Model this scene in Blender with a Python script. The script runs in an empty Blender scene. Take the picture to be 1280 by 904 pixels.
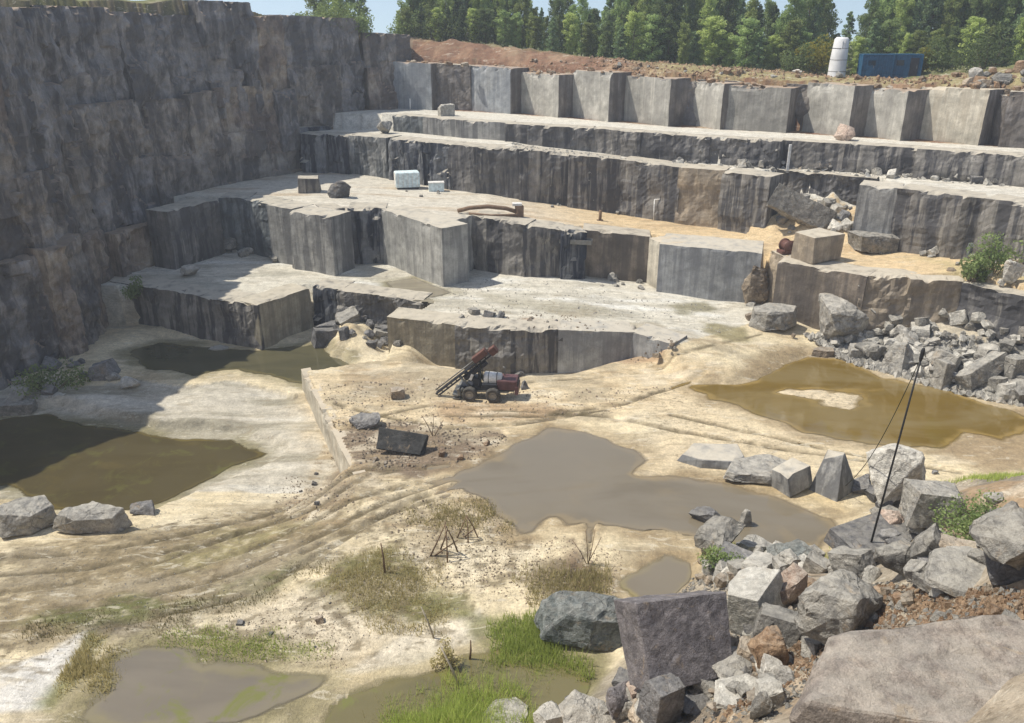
import bpy, bmesh, math, random
import numpy as np
from mathutils import Vector, Matrix

S = bpy.context.scene
COL = S.collection
R = math.radians

# ------------------------------------------------------------------ camera
FPX, HORIZON, CAMZ = 1000.0, 40.0, 26.0            # focal length and horizon in photo pixels (1280 x 904)
PITCH = math.atan((452 - HORIZON) / FPX)
cam_data = bpy.data.cameras.new('camera')
cam_data.sensor_width = 36.0
cam_data.lens = 36.0 * FPX / 1280.0
cam_data.clip_end = 3000
cam = bpy.data.objects.new('camera', cam_data)
cam.location = (0, 0, CAMZ)
cam.rotation_euler = (math.pi / 2 - PITCH, 0, 0)
COL.objects.link(cam)
S.camera = cam

# ------------------------------------------------------------------ light
SUN_EL, SUN_AZ = R(59), (-0.99, 0.13)              # direction towards the sun (x, y)
world = bpy.data.worlds.new('World'); S.world = world
world.use_nodes = True
wn = world.node_tree.nodes; wl = world.node_tree.links
sky = wn.new('ShaderNodeTexSky'); sky.sky_type = 'NISHITA'; sky.sun_disc = False
sky.sun_elevation = SUN_EL
sky.sun_rotation = math.atan2(SUN_AZ[0], SUN_AZ[1])
sky.altitude = 150; sky.air_density = 1.0; sky.dust_density = 1.0; sky.ozone_density = 1.0
bg = wn['Background']; bg.inputs['Strength'].default_value = 0.15
wc = wn.new('ShaderNodeTexCoord'); wa = wn.new('ShaderNodeVectorMath'); wa.operation = 'ADD'; wa.inputs[1].default_value = (0, 0, .16)
wl.new(wc.outputs['Generated'], wa.inputs[0]); wl.new(wa.outputs[0], sky.inputs['Vector'])
wm = wn.new('ShaderNodeMix'); wm.data_type = 'RGBA'; wm.blend_type = 'MULTIPLY'; wm.inputs[0].default_value = 1.0; wm.inputs[7].default_value = (1.10, 1.0, .86, 1)      # camera white balance
wl.new(sky.outputs[0], wm.inputs[6]); wl.new(wm.outputs[2], bg.inputs['Color'])
sd = bpy.data.lights.new('sun', 'SUN'); sd.energy = 3.9; sd.angle = R(0.53); sd.color = (1.0, 0.94, 0.82)
sun = bpy.data.objects.new('sun', sd); COL.objects.link(sun)
sv = Vector((SUN_AZ[0] * math.cos(SUN_EL), SUN_AZ[1] * math.cos(SUN_EL), math.sin(SUN_EL)))
sun.rotation_euler = sv.to_track_quat('Z', 'Y').to_euler()
sun.location = (-60, 20, 80)
vs = S.view_settings
vs.view_transform = 'Standard'; vs.look = 'None'; vs.exposure = 0.40; vs.gamma = 1.0; vs.use_curve_mapping = False
S.cycles.use_denoising = True
S.cycles.max_bounces = 6; S.cycles.volume_bounces = 0; S.cycles.transparent_max_bounces = 8

# ------------------------------------------------------------------ numeric helpers
_c, _s = math.cos(PITCH), math.sin(PITCH)
def ray(px, py):
    a = (px - 640) / FPX; b = (452 - py) / FPX
    return np.array([a, _c + b * _s, -_s + b * _c])
def W(px, py, z):
    """ground point that the photo shows at (px, py) if it lies at height z"""
    d = ray(px, py); t = (z - CAMZ) / d[2]
    return (d[0] * t, d[1] * t)
def WP(pts, z): return [W(x, y, z) for x, y in pts]

def _hash(ix, iy, iz, seed):
    n = (ix.astype(np.int64) * 374761393 + iy.astype(np.int64) * 668265263 + iz.astype(np.int64) * 2147483647 + seed * 1274126177) & 0xffffffff
    n = ((n ^ (n >> 13)) * 1274126177) & 0xffffffff
    n = (n ^ (n >> 16)) & 0xffffffff
    n = (n * 2246822519) & 0xffffffff
    n = n ^ (n >> 15)
    return (n & 0xffffff) / float(0xffffff)
def vnoise(x, y, z, seed=0):
    x = np.asarray(x, float); y = np.asarray(y, float) + 0 * x; z = np.asarray(z, float) + 0 * x
    ix, iy, iz = np.floor(x), np.floor(y), np.floor(z)
    fx, fy, fz = x - ix, y - iy, z - iz
    fx = fx * fx * (3 - 2 * fx); fy = fy * fy * (3 - 2 * fy); fz = fz * fz * (3 - 2 * fz)
    r = 0
    for dx in (0, 1):
        for dy in (0, 1):
            for dz in (0, 1):
                w = (fx if dx else 1 - fx) * (fy if dy else 1 - fy) * (fz if dz else 1 - fz)
                r = r + w * _hash(ix + dx, iy + dy, iz + dz, seed)
    return r * 2 - 1
def fbm(x, y, z=0, seed=0, oct=3, gain=0.5):
    a = 1; r = 0; t = 0; f = 1
    for o in range(oct):
        r = r + a * vnoise(np.asarray(x) * f + 17.3 * o, np.asarray(y) * f + 5.1 * o, np.asarray(z) * f + 9.7 * o, seed + o); t += a; a *= gain; f *= 2.03
    return r / t
def sstep(a, b, x):
    t = np.clip((x - a) / (b - a), 0, 1); return t * t * (3 - 2 * t)
def sdist(poly, x, y):
    """signed distance to a polygon, positive inside"""
    x = np.asarray(x, float); y = np.asarray(y, float)
    d = np.full(x.shape, 1e9); ins = np.zeros(x.shape, bool); n = len(poly)
    for i in range(n):
        ax, ay = poly[i]; bx, by = poly[(i + 1) % n]
        ex, ey = bx - ax, by - ay; L = ex * ex + ey * ey + 1e-12
        t = np.clip(((x - ax) * ex + (y - ay) * ey) / L, 0, 1)
        d = np.minimum(d, np.hypot(x - ax - t * ex, y - ay - t * ey))
        if ay != by:
            c = ((ay > y) != (by > y)) & (x < (bx - ax) * (y - ay) / (by - ay) + ax)
            ins ^= c
    return np.where(ins, d, -d)
def ldist(line, x, y):
    d = np.full(np.shape(x), 1e9)
    for (ax, ay), (bx, by) in zip(line[:-1], line[1:]):
        ex, ey = bx - ax, by - ay; L = ex * ex + ey * ey + 1e-12
        t = np.clip(((x - ax) * ex + (y - ay) * ey) / L, 0, 1)
        d = np.minimum(d, np.hypot(x - ax - t * ex, y - ay - t * ey))
    return d

# ------------------------------------------------------------------ levels of the quarry (metres above the machine's floor)
def ZU(x): return np.interp(x, [-12, -6, 5, 20], [2.55, 2.4, 2.3, 1.2])      # upper floor
def Z1(x): return np.interp(x, [-20, -3, 12, 20], [8.7, 8.2, 6.5, 6.3])     # first bench
def Z2(x): return np.interp(x, [0, 15], [13.6, 12.4])                        # second bench
def Z3(x): return np.interp(x, [0, 20], [15.7, 15.2])                        # third bench
def Z4(x): return np.interp(x, [-20, 0, 40], [22.2, 21.4, 20.5])             # rim rock
PIT, WATER_PIT = -2.5, -2.95
def Wz(px, py, zf):
    z = float(zf(0))
    for _ in range(6):
        p = W(px, py, z); z = float(zf(p[0]))
    return p

# wall segments: photo pixels of the top edge (left end, right end), face style
SEG1 = [((270,250),(306,250),'teal'), ((305,250),(335,256),'teal'), ((334,257),(363,262),'grey'), ((362,265),(412,272),'grey'), ((412,265),(434,263),'dark'),
        ((434,263),(480,264),'streak'), ((477,262),(551,286),'pale'), ((552,281),(590,270),'pale'), ((590,270),(655,282),'slate'),
        ((655,282),(704,288),'slate'), ((703,289),(732,291),'streak'), ((730,288),(812,297),'brown'),
        ((826,306),(951,317),'blue'), ((952,316),(976,326),'brown'), ((974,327),(1082,346),'brown'),
        ((1080,346),(1142,350),'earthy'), ((1140,350),(1206,352),'earthy'), ((1204,354),(1292,374),'dark'), ((1290,372),(1380,400),'dark')]
SEG2 = [((374,168),(404,169),'streak'), ((403,168),(432,170),'streak'), ((431,169),(482,173),'stain'), ((484,174),(528,178),'streak'), ((528,178),(562,181),'streak'),
        ((560,181),(592,184),'dark'), ((592,184),(652,187),'dark'), ((650,187),(712,193),'slate'), ((712,194),(775,200),'slate'), ((774,200),(850,210),'slate'),
        ((850,210),(905,214),'earthy'), ((904,215),(962,222),'slate'), ((1076,232),(1125,236),'grey'), ((1124,236),(1206,246),'slate'), ((1206,247),(1232,249),'slate'), ((1232,249),(1330,262),'slate')]
SEG3 = [((492,144),(530,147),'teal'), ((529,147),(578,151),'grey'), ((577,151),(632,154),'grey'), ((632,155),(680,158),'dark'), ((680,158),(740,161),'dark'),
        ((740,161),(800,166),'slate'), ((800,166),(842,169),'dark'), ((842,170),(885,173),'dark'), ((884,173),(975,178),'dark'), ((975,176),(1060,181),'slate'),
        ((1058,181),(1150,186),'slate'), ((1148,187),(1230,192),'slate'), ((1230,192),(1330,200),'slate')]
SEG4 = [((478,78),(491,76),'split_dark'), ((490,77),(538,84),'cut_blue'), ((540,80),(582,88),'split_dark'), ((580,88),(637,91),'cut_blue'), ((642,92),(697,94),'cut'), ((705,92),(760,90),'cut'),
        ((769,93),(836,97),'cut'), ((856,97),(902,101),'cut'), ((903,104),(986,107),'cut_grey'), ((1000,104),(1065,107),'cut'),
        ((1072,104),(1132,112),'cut'), ((1142,112),(1233,116),'cut_warm'), ((1236,120),(1266,124),'split_dark'), ((1262,124),(1340,132),'split_dark')]
SEGU = [((186,360),(247,371),'slate'), ((246,371),(321,382),'slate'), ((322,382),(386,361),'tan'), ((386,361),(424,364),'streak'), ((422,364),(524,377),'rough'),
        ((485,397),(572,407),'tan'), ((570,407),(642,414),'rough'), ((640,414),(702,413),'slate'), ((700,413),(792,416),'blue'), ((790,416),(838,431),'blue')]
def seg_edge(segs, zf):
    pts = []
    for a, b, _ in segs:
        pts.append(Wz(a[0], a[1], zf)); pts.append(Wz(b[0], b[1], zf))
    return pts
LINE4 = [(-24, 123.5), (-17, 121), (-4.4, 115.7), (6.3, 109.3), (32.9, 94.4), (43.3, 87.4), (56, 79), (80, 66)]      # course of the top wall
def on_line(px, py, line=LINE4):
    d = ray(px, py); k = d[0] / d[1]
    for (ax, ay), (bx, by) in zip(line[:-1], line[1:]):
        den = (bx - ax) - k * (by - ay)
        t = (k * ay - ax) / den
        if -.001 <= t <= 1.001: return (ax + (bx - ax) * t, ay + (by - ay) * t)
    return line[-1]
E1, E2, E3, EU = (seg_edge(s, z) for s, z in ((SEG1, Z1), (SEG2, Z2), (SEG3, Z3), (SEGU, ZU)))
E4 = [on_line(q[0], 125) for a, b, _ in SEG4 for q in (a, b)]
LEFT = [(-95,30), (-62,40), (-52,49), (-45,60), (-41,70), (-41.5,80), (-39,89), (-34.5,99), (-28,109), (-20,118.5), (-14,121.5)]
far = [(400, 60), (400, 700), (-400, 700)]
BENCH1 = E1 + [(70, 54), (400, 50)] + far[1:] + [(-400, 90), (-60, 90)]
_na, _nb = E2[23], E2[24]; _nl = math.hypot(_nb[0] - _na[0], _nb[1] - _na[1]); _ni = (-(_nb[1] - _na[1]) / _nl * 4.6, (_nb[0] - _na[0]) / _nl * 4.6)
NOTCH = [_na, (_na[0] + _ni[0], _na[1] + _ni[1]), (_nb[0] + _ni[0], _nb[1] + _ni[1]), _nb]
BENCH2 = E2[:24] + NOTCH[1:3] + E2[24:] + [(75, 60), (400, 56)] + far[1:] + [(-400, 100), (-60, 110)]
BENCH3 = E3 + [(80, 64), (400, 60)] + far[1:] + [(-400, 115), (-60, 118)]
RIM4 = E4 + [(75, 72), (400, 66)] + far[1:] + [(-400, 118), (-60, 122)]
LEFTR = LEFT + [(-14, 700), (-400, 700), (-400, 30)]
UPPER = [(-75, 62), (-48, 74)] + EU + [(30, 76), (60, 80), (60, 160), (-75, 160)]
STEP_A, STEP_B = W(376, 462, 0), W(442, 592, 0)

POOLS = {  # photo outline of each pool, water level, colours (murk, shallow)
 'left':   ([(-60,520),(0,522),(60,517),(130,532),(230,546),(300,548),(338,567),(262,602),(190,637),(110,642),(60,642),(0,612),(-60,600)], WATER_PIT),
 'rear':   ([(150,440),(200,426),(320,438),(400,428),(440,446),(432,470),(378,482),(300,462),(240,470),(180,462)], -1.85),
 'centre': ([(548,592),(600,577),(640,551),(684,530),(742,540),(800,560),(818,576),(800,592),(850,592),(905,600),(962,615),(1000,628),(1056,650),(1040,700),(960,694),(870,682),(820,672),(742,664),(705,664),(690,650),(668,672),(640,677),(624,650),(600,630),(562,612)], -0.12),
 'near':   ([(766,722),(800,700),(832,690),(892,700),(910,745),(850,765),(790,766)], -0.10),
 'right':  ([(850,482),(880,472),(932,470),(958,450),(1002,438),(1062,450),(1110,470),(1152,478),(1205,492),(1262,510),(1310,532),(1262,556),(1212,546),(1184,566),(1092,560),(1000,545),(932,515),(880,502)], -0.10),
 'grassy': ([(376,904),(402,872),(470,842),(532,832),(600,806),(690,806),(742,832),(768,872),(700,930),(376,930)], -0.14),
 'murky':  ([(78,912),(122,815),(180,800),(240,806),(330,830),(425,840),(396,866),(330,900),(200,930)], -0.16),
 'tarn':   ([(476,352),(520,346),(572,366),(540,374),(490,366)], 2.42),
}
ISLAND = WP([(972,488),(1100,489),(1062,511),(1012,502)], -0.05)
POOLW = {k: (WP(p, z), z) for k, (p, z) in POOLS.items()}
GAPR = WP([(395,440),(440,445),(484,442),(484,405),(525,378),(430,366),(400,375)], -1.)
CRES = WP([(500,452),(560,462),(640,474),(720,468),(790,450),(838,436),(790,414),(640,408),(520,398)], 0)
TOE = WP([(300,1030),(560,960),(640,905),(690,880),(762,812),(792,762),(862,712),(885,672),(960,700),(1042,706),(1068,640),(1150,606),(1240,600),(1330,610),(1500,600)], 0)
HEAP = TOE + [(300, 40), (300, -300), (-300, -300), (-300, 20), (-40, 18)]
SPIT = WP([(1040,400),(1000,425),(1060,440),(1120,462),(1200,480),(1290,500),(1400,560),(1500,500),(1300,400),(1200,380),(1100,380)], 0)
RUTS = [([(0,705),(120,696),(250,664),(340,636),(430,598)], -1.4), ([(0,752),(90,735),(190,705),(300,662),(400,640),(470,610),(560,598)], -1.0), ([(150,742),(290,694),(380,664),(440,640),(560,612)], -0.9),
        ([(60,812),(180,790),(290,762),(350,735),(430,690),(520,640),(600,612)], -0.9), ([(380,690),(470,655),(560,622)], -0.3), ([(560,520),(680,520),(780,505),(880,470)], 0), ([(620,512),(760,520),(850,540),(960,560),(1080,575)], 0),
        ([(840,520),(930,540),(1010,556),(1090,572),(1200,590)], 0), ([(420,590),(470,588),(560,580)], 0), ([(470,520),(540,505),(600,512)], 0), ([(700,600),(740,640),(735,690),(700,740)], 0), ([(0,722),(110,712),(240,680),(340,650),(430,612),(480,598)], -1.), ([(60,775),(180,748),(300,712),(400,676),(480,640),(570,606)], -.6), ([(640,478),(760,472),(860,455),(950,430)], 0), ([(420,505),(480,520),(560,535),(640,530),(760,512)], 0)]
RUTW = [WP(p, z) for p, z in RUTS]

def height(x, y, e=1.0):
    """terrain height; e < 1 moves the bench edges out to the lips of the rock faces"""
    x = np.asarray(x, float); y = np.asarray(y, float)
    und = 0.16 * fbm(x * .12, y * .12, 0, 3, 3) + 0.10 * fbm(x * .5, y * .8, 0, 5, 3)
    # near and middle floor: low on the left, level on the right of the cut step
    ex, ey = STEP_B[0] - STEP_A[0], STEP_B[1] - STEP_A[1]; L = math.hypot(ex, ey)
    d = -((x - STEP_A[0]) * ey - (y - STEP_A[1]) * ex) / L          # + on the right of the step line
    wd = np.interp(y, [36, 43.5, 46.5], [11., 5., 0.06])
    plat = sstep(-wd, 0.02, d - 0.3 * (y > 45))
    plat = np.where((x < -10.8) & (y > 61.4 + (x + 17.7) * .3), 0., plat)
    low = np.interp(y, [30, 38, 46, 58, 68], [.0, -1.2, PIT, -2.3, -1.5])
    z = low + (0 - low) * plat + und
    z = np.where((d < 0) & (y > 46), z + 0.35 * fbm(x * .2, y * .35, 0, 8, 3), z)
    # pools
    for k, (poly, lev) in POOLW.items():
        if k == 'tarn': continue
        s = sdist(poly, x, y) + 0.75 * fbm(x * .5, y * .6, 0, 11, 4, .6)
        if k == 'right': s = np.minimum(s, -sdist(ISLAND, x, y) + .75 + 1.3 * fbm(x * .45, y * .9, 0, 12, 4))
        a = sstep(-2.9, -.75, s)
        sharp = (k == 'left') | (k == 'rear')
        z = np.where(s > -2.9, z + (lev + 0.03 - z) * a, z) if not sharp else np.where(s > -1.6, z + (lev + .04 - z) * sstep(-1.6, -.75, s), z)
        z = np.where((s > -2.0) & (s <= 0), np.maximum(z, lev + .03), z)
        z = np.where(s > 0, lev + 0.03 - (0.9 if k in ('left', 'rear') else .5) * sstep(0, 2.2, s), z)
    for k in ('murky', 'grassy'):
        s = sdist(POOLW[k][0], x, y); z = np.where(s > 0, z + .5 * sstep(0, 1.5, s) * (fbm(x * .45, y * .6, 0, 15, 4) - .02), z)
    s = sdist(GAPR, x, y); z = np.where(s > 0, z + 1.9 * sstep(0, 3.5, s) * (1 + .4 * fbm(x * .8, y * .8, 0, 17, 2)), z)
    s = sdist(CRES, x, y); z = np.where(s > 0, z - 1.7 * sstep(0, 3.2, s), z)
    for r in RUTW:
        dd = ldist(r, x, y)
        z = np.where(dd < 1.2, z + np.clip(.8 + 3 * und, .2, 1.5) * (-.15 * np.exp(-(dd / .22) ** 4) + 0.07 * np.exp(-((dd - .42) / .16) ** 2)), z)
    # rubble shore below the right hand wall
    s = sdist(SPIT, x, y)
    z = np.where(s > 0, z + 2.9 * sstep(0, 8, s) + .3 * sstep(0, 2, s) * fbm(x * .7, y * .7, 0, 14, 2), z)
    # upper floor with a ramp on its right end
    s = sdist(UPPER, x, y) - 1.3 * e
    rw = np.interp(x, [11, 18], [0.04, 9.0])
    a = np.where(x < 11, (s > 0) * 1.0, sstep(-rw, 1.0, s + np.interp(x, [11, 14], [0, 1.3])))
    zu = ZU(x) + 0.10 * fbm(x * .16, y * .5, 0, 21, 3) + .05 * fbm(x * .6, y * .9, 0, 22, 2)
    poly, lev = POOLW['tarn']; st = sdist(poly, x, y)
    zu = np.where(st > -2, zu + (lev + .02 - .25 * sstep(0, 1.5, st) - zu) * sstep(-2, 0, st), zu)
    z = z + (np.maximum(zu, z) - z) * a
    nb = 0.07 * fbm(x * .4, y * .4, 0, 31, 3)
    z = np.where(sdist(BENCH1, x, y) > 1.5 * e, Z1(x) + nb + .9 * sstep(33, 48, x) * (1 + .5 * fbm(x * .3, y * .3, 0, 33, 2)), z)
    fd = ((x - _na[0]) * _ni[0] + (y - _na[1]) * _ni[1]) / 4.6; al = ((x - _na[0]) * (_nb[0] - _na[0]) + (y - _na[1]) * (_nb[1] - _na[1])) / _nl
    z = np.where((fd > -3) & (fd < 8) & (al > -1.5) & (al < _nl + 1.5), np.maximum(z, Z1(x) + 4.3 * sstep(-2.5, 5.0, fd) * (.75 + .4 * fbm(x * .6, y * .6, 0, 35, 2))), z)
    z = np.where(sdist(BENCH2, x, y) > 1.5 * e, Z2(x) + nb, z)
    z = np.where(sdist(BENCH3, x, y) > 1.3 * e, Z3(x) + nb, z)
    s = sdist(RIM4, x, y)
    zr = Z4(x) + np.interp(x, [-25, -16, -6, 6, 16, 44, 54, 70], [3.4, 3.2, 2.9, 2.0, 1.2, .5, 1.8, 2.6]) * sstep(2.5, 7., s) + .45 * fbm(x * .35, y * .35, 0, 41, 3) * sstep(.4, 3, s) + .25 * fbm(x * 1.1, y * 1.1, 0, 42, 2) * sstep(.4, 2, s)
    zr = zr + np.clip((s - 6) * -.03, -1.2, 0)
    z = np.where(s > 3.4 * e, zr, z)
    s = sdist(LEFTR, x, y)
    zl = np.interp(y, [60, 100, 112, 122, 140], [28.3, 29.3, 27.6, 25.2, 24.2]) + .5 * fbm(x * .25, y * .25, 0, 51, 3)
    z = np.where(s > 3.2 * e, zl, z)
    # the heap under the camera
    s = sdist(HEAP, x, y) + 0.8 * fbm(x * .3, y * .3, 0, 61, 2)
    s = np.maximum(s, 0)
    hp = np.minimum(.52 * s + .021 * s * s, 22.6) + .35 * sstep(0, 3, s) * fbm(x * .7, y * .7, 0, 62, 3)
    z = np.maximum(z, np.where(s > 0, hp + np.minimum(z, .3), -99))
    return z

_T = np.concatenate([np.arange(6, 60, .05), np.arange(60, 190, .1)])
def gheight(x, y):
    """terrain height read from the finished ground sheet"""
    i = np.clip(np.searchsorted(gx, x) - 1, 0, len(gx) - 2); j = np.clip(np.searchsorted(gy, y) - 1, 0, len(gy) - 2)
    a = (x - gx[i]) / (gx[i + 1] - gx[i]); b = (y - gy[j]) / (gy[j + 1] - gy[j]); n = len(gx); k = j * n + i
    return (ZS[k] * (1 - a) + ZS[k + 1] * a) * (1 - b) + (ZS[k + n] * (1 - a) + ZS[k + n + 1] * a) * b
def hit(px, py):
    """where the line of sight through a photo pixel meets the terrain"""
    d = ray(px, py); d = d / np.linalg.norm(d)
    x, y, z = d[0] * _T, d[1] * _T, CAMZ + d[2] * _T
    b = np.nonzero(gheight(x, y) > z)[0]
    i = b[0] if len(b) else len(_T) - 1
    return Vector((x[i], y[i], z[i])), float(_T[i])
def gz(x, y): return float(gheight(np.array([x]), np.array([y]))[0])
def to_px(P):
    """photo pixels of world points (n, 3)"""
    q = np.asarray(P, float) - np.array([0, 0, CAMZ]); f = q[:, 1] * _c - q[:, 2] * _s; u = q[:, 1] * _s + q[:, 2] * _c
    return 640 + FPX * q[:, 0] / f, 452 - FPX * u / f

# ------------------------------------------------------------------ materials
class NT:
    def __init__(self, name):
        self.m = bpy.data.materials.new(name); self.m.use_nodes = True
        self.t = self.m.node_tree; self.n = self.t.nodes; self.l = self.t.links
        self.b = self.n['Principled BSDF']; self.out = self.n['Material Output']
        self.b.inputs['Specular IOR Level'].default_value = 0.25
    def node(self, kind, **kw):
        nd = self.n.new(kind)
        for k, v in kw.items():
            if k.startswith('_'): setattr(nd, k[1:], v)
        return nd
    def put(self, sock, v):
        if hasattr(v, 'is_output'): self.l.new(v, sock)
        elif isinstance(v, (tuple, list)): sock.default_value = tuple(v) + ((1,) if len(v) == 3 and sock.type == 'RGBA' else ())
        else: sock.default_value = v
    def coord(self, which='Object', scale=(1, 1, 1)):
        c = self.node('ShaderNodeTexCoord'); mp = self.node('ShaderNodeMapping')
        self.l.new(c.outputs[which], mp.inputs[0]); mp.inputs['Scale'].default_value = scale
        return mp.outputs[0]
    def geo(self, scale=(1, 1, 1)):
        g = self.node('ShaderNodeNewGeometry'); mp = self.node('ShaderNodeMapping')
        self.l.new(g.outputs['Position'], mp.inputs[0]); mp.inputs['Scale'].default_value = scale
        return mp.outputs[0]
    def noise(self, vec, scale, detail=4, rough=.55, dist=0):
        t = self.node('ShaderNodeTexNoise'); self.l.new(vec, t.inputs['Vector'])
        t.inputs['Scale'].default_value = scale; t.inputs['Detail'].default_value = detail
        t.inputs['Roughness'].default_value = rough; t.inputs['Distortion'].default_value = dist
        return t.outputs['Fac']
    def ramp(self, f, lo, hi, a=0., b=1.):
        t = self.node('ShaderNodeMapRange'); self.l.new(f, t.inputs[0]); t.interpolation_type = 'SMOOTHSTEP'
        t.inputs[1].default_value = lo; t.inputs[2].default_value = hi; t.inputs[3].default_value = a; t.inputs[4].default_value = b
        return t.outputs[0]
    def math(self, op, a, b=0.):
        t = self.node('ShaderNodeMath'); t.operation = op; self.put(t.inputs[0], a); self.put(t.inputs[1], b); return t.outputs[0]
    def mix(self, f, a, b, mode='MIX'):
        t = self.node('ShaderNodeMix'); t.data_type = 'RGBA'; t.blend_type = mode
        self.put(t.inputs[0], f); self.put(t.inputs[6], a); self.put(t.inputs[7], b); return t.outputs[2]
    def bump(self, h, dist, strength=1.0, nrm=None):
        t = self.node('ShaderNodeBump'); self.l.new(h, t.inputs['Height']); t.inputs['Distance'].default_value = dist; t.inputs['Strength'].default_value = strength
        if nrm is not None: self.l.new(nrm, t.inputs['Normal'])
        return t.outputs[0]
    def val(self, f, lo=.8, hi=1.2):
        """grey multiplier colour from a 0..1 factor"""
        r = self.ramp(f, .25, .75, lo, hi); c = self.node('ShaderNodeCombineColor')
        for i in range(3): self.l.new(r, c.inputs[i])
        return c.outputs[0]
    def done(self, col=None, rough=.9, nrm=None):
        if col is not None: self.put(self.b.inputs['Base Color'], col)
        self.put(self.b.inputs['Roughness'], rough)
        if nrm is not None: self.l.new(nrm, self.b.inputs['Normal'])
        return self.m

def rock_mat(name, a, b, stain=None, stain_amt=.5, dust=(.52, .47, .38), dust_amt=.8, grain=1.0, streak=(1.1, 1.1, .10), bump=.06, seep=(.75, .7, .6), seep_amt=.0):
    """quarried granite: mottled colour, vertical water stains, pale dust on what faces up"""
    t = NT(name); g = t.geo(); gs = t.geo(streak)
    col = t.mix(t.ramp(t.noise(g, .35 * grain, 5, .6), .35, .65), a, b)
    col = t.mix(1, col, t.val(t.noise(g, 1.1, 6, .62), .74, 1.2), 'MULTIPLY')
    col = t.mix(.4, col, t.val(t.noise(g, 9, 4, .6), .7, 1.28), 'MULTIPLY')
    col = t.mix(.8, col, t.val(t.noise(t.geo((.16, .16, .22)), 1., 3, .6), .68, 1.25), 'MULTIPLY')
    col = t.mix(.55, col, t.val(t.noise(t.geo((4.5, 4.5, .035)), 1., 3, .6), .72, 1.16), 'MULTIPLY')
    if stain:
        s = t.ramp(t.noise(gs, .9, 5, .65), .46, .56)
        s = t.math('MULTIPLY', s, stain_amt); col = t.mix(s, col, stain)
    if seep_amt:
        s = t.ramp(t.noise(t.geo((1.6, 1.6, .07)), 1.1, 3, .6), .58, .72, 0, seep_amt); col = t.mix(s, col, seep)
    ge = t.node('ShaderNodeNewGeometry'); sp = t.node('ShaderNodeSeparateXYZ'); t.l.new(ge.outputs['Normal'], sp.inputs[0])
    up = t.math('MULTIPLY', t.ramp(sp.outputs[2], .55, .9), t.ramp(t.noise(g, 1.1, 4), .25, .55, .4, 1.))
    col = t.mix(t.math('MULTIPLY', up, dust_amt), col, dust)
    h = t.math('ADD', t.noise(g, 1.3, 6, .65), t.math('MULTIPLY', t.noise(t.geo((3, 3, .5)), 1.6, 3), .5))
    return t.done(col, .88, t.bump(h, bump * 3, .45))

M = {}
M['cut']      = rock_mat('cut_granite', (.40, .385, .345), (.47, .45, .40), (.30, .285, .26), .45, bump=.02, seep=(.62, .58, .5), seep_amt=.35, dust=(.36, .26, .18))
M['cut_warm'] = rock_mat('cut_granite_warm', (.45, .42, .35), (.50, .46, .38), (.34, .29, .22), .4, bump=.02, dust=(.5, .43, .33))
M['cut_grey'] = rock_mat('cut_granite_grey', (.30, .29, .265), (.37, .355, .32), (.2, .19, .175), .5, bump=.025, dust=(.36, .26, .18))
M['cut_blue'] = rock_mat('cut_granite_blue', (.29, .31, .33), (.37, .38, .385), (.2, .215, .24), .5, bump=.02, dust=(.36, .26, .18))
M['split_dark']    = rock_mat('split_granite', (.16, .15, .15), (.25, .225, .20), (.10, .085, .075), .6, bump=.05)  # dark rough rock on the block ends and in the recesses
M['grey']     = rock_mat('grey_granite', (.27, .27, .265), (.35, .345, .33), (.09, .092, .10), .65)
M['pale']     = rock_mat('pale_granite', (.33, .33, .315), (.41, .405, .38), (.15, .15, .15), .5, bump=.025)
M['slate']    = rock_mat('dark_granite', (.175, .165, .155), (.245, .23, .21), (.055, .055, .062), .85, seep_amt=.25)
M['dark']     = rock_mat('weathered_granite', (.12, .118, .12), (.2, .19, .18), (.055, .055, .062), .75, seep_amt=.28)
M['streak']   = rock_mat('streaked_granite', (.13, .135, .15), (.23, .235, .24), (.025, .03, .045), .95, seep=(.36, .35, .33), seep_amt=.35)
M['stain']    = rock_mat('stained_granite', (.26, .265, .265), (.32, .32, .31), (.05, .06, .07), .85)
M['teal']     = rock_mat('damp_granite', (.13, .15, .16), (.22, .235, .24), (.05, .06, .075), .7)
M['blue']     = rock_mat('blue_granite', (.28, .288, .295), (.36, .365, .365), (.17, .175, .19), .55, bump=.02, seep_amt=.1)
M['brown']    = rock_mat('brown_granite', (.17, .145, .12), (.25, .21, .17), (.09, .08, .075), .6)
M['earthy']   = rock_mat('earthy_granite', (.30, .255, .20), (.40, .33, .245), (.18, .155, .13), .5)
M['tan']      = rock_mat('tan_granite', (.27, .24, .18), (.36, .325, .25), (.15, .135, .11), .5)
M['rough']    = rock_mat('broken_granite', (.16, .155, .15), (.28, .265, .24), (.07, .07, .075), .6, bump=.09)
M['left']     = rock_mat('old_wall_granite', (.215, .195, .18), (.345, .305, .265), (.06, .056, .06), .68, seep=(.42, .38, .32), seep_amt=.3, bump=.07, streak=(.42, .42, .13), dust=(.33, .25, .18))
M['left2']    = rock_mat('old_wall_granite_brown', (.24, .195, .165), (.36, .305, .245), (.085, .07, .07), .68, seep=(.42, .38, .31), seep_amt=.3, bump=.07, streak=(.42, .42, .13), dust=(.33, .25, .18))
M['left3']    = rock_mat('old_wall_granite_grey', (.185, .178, .18), (.29, .27, .26), (.05, .05, .056), .68, seep=(.42, .38, .34), seep_amt=.3, bump=.06, streak=(.42, .42, .13), dust=(.33, .25, .18))

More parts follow.
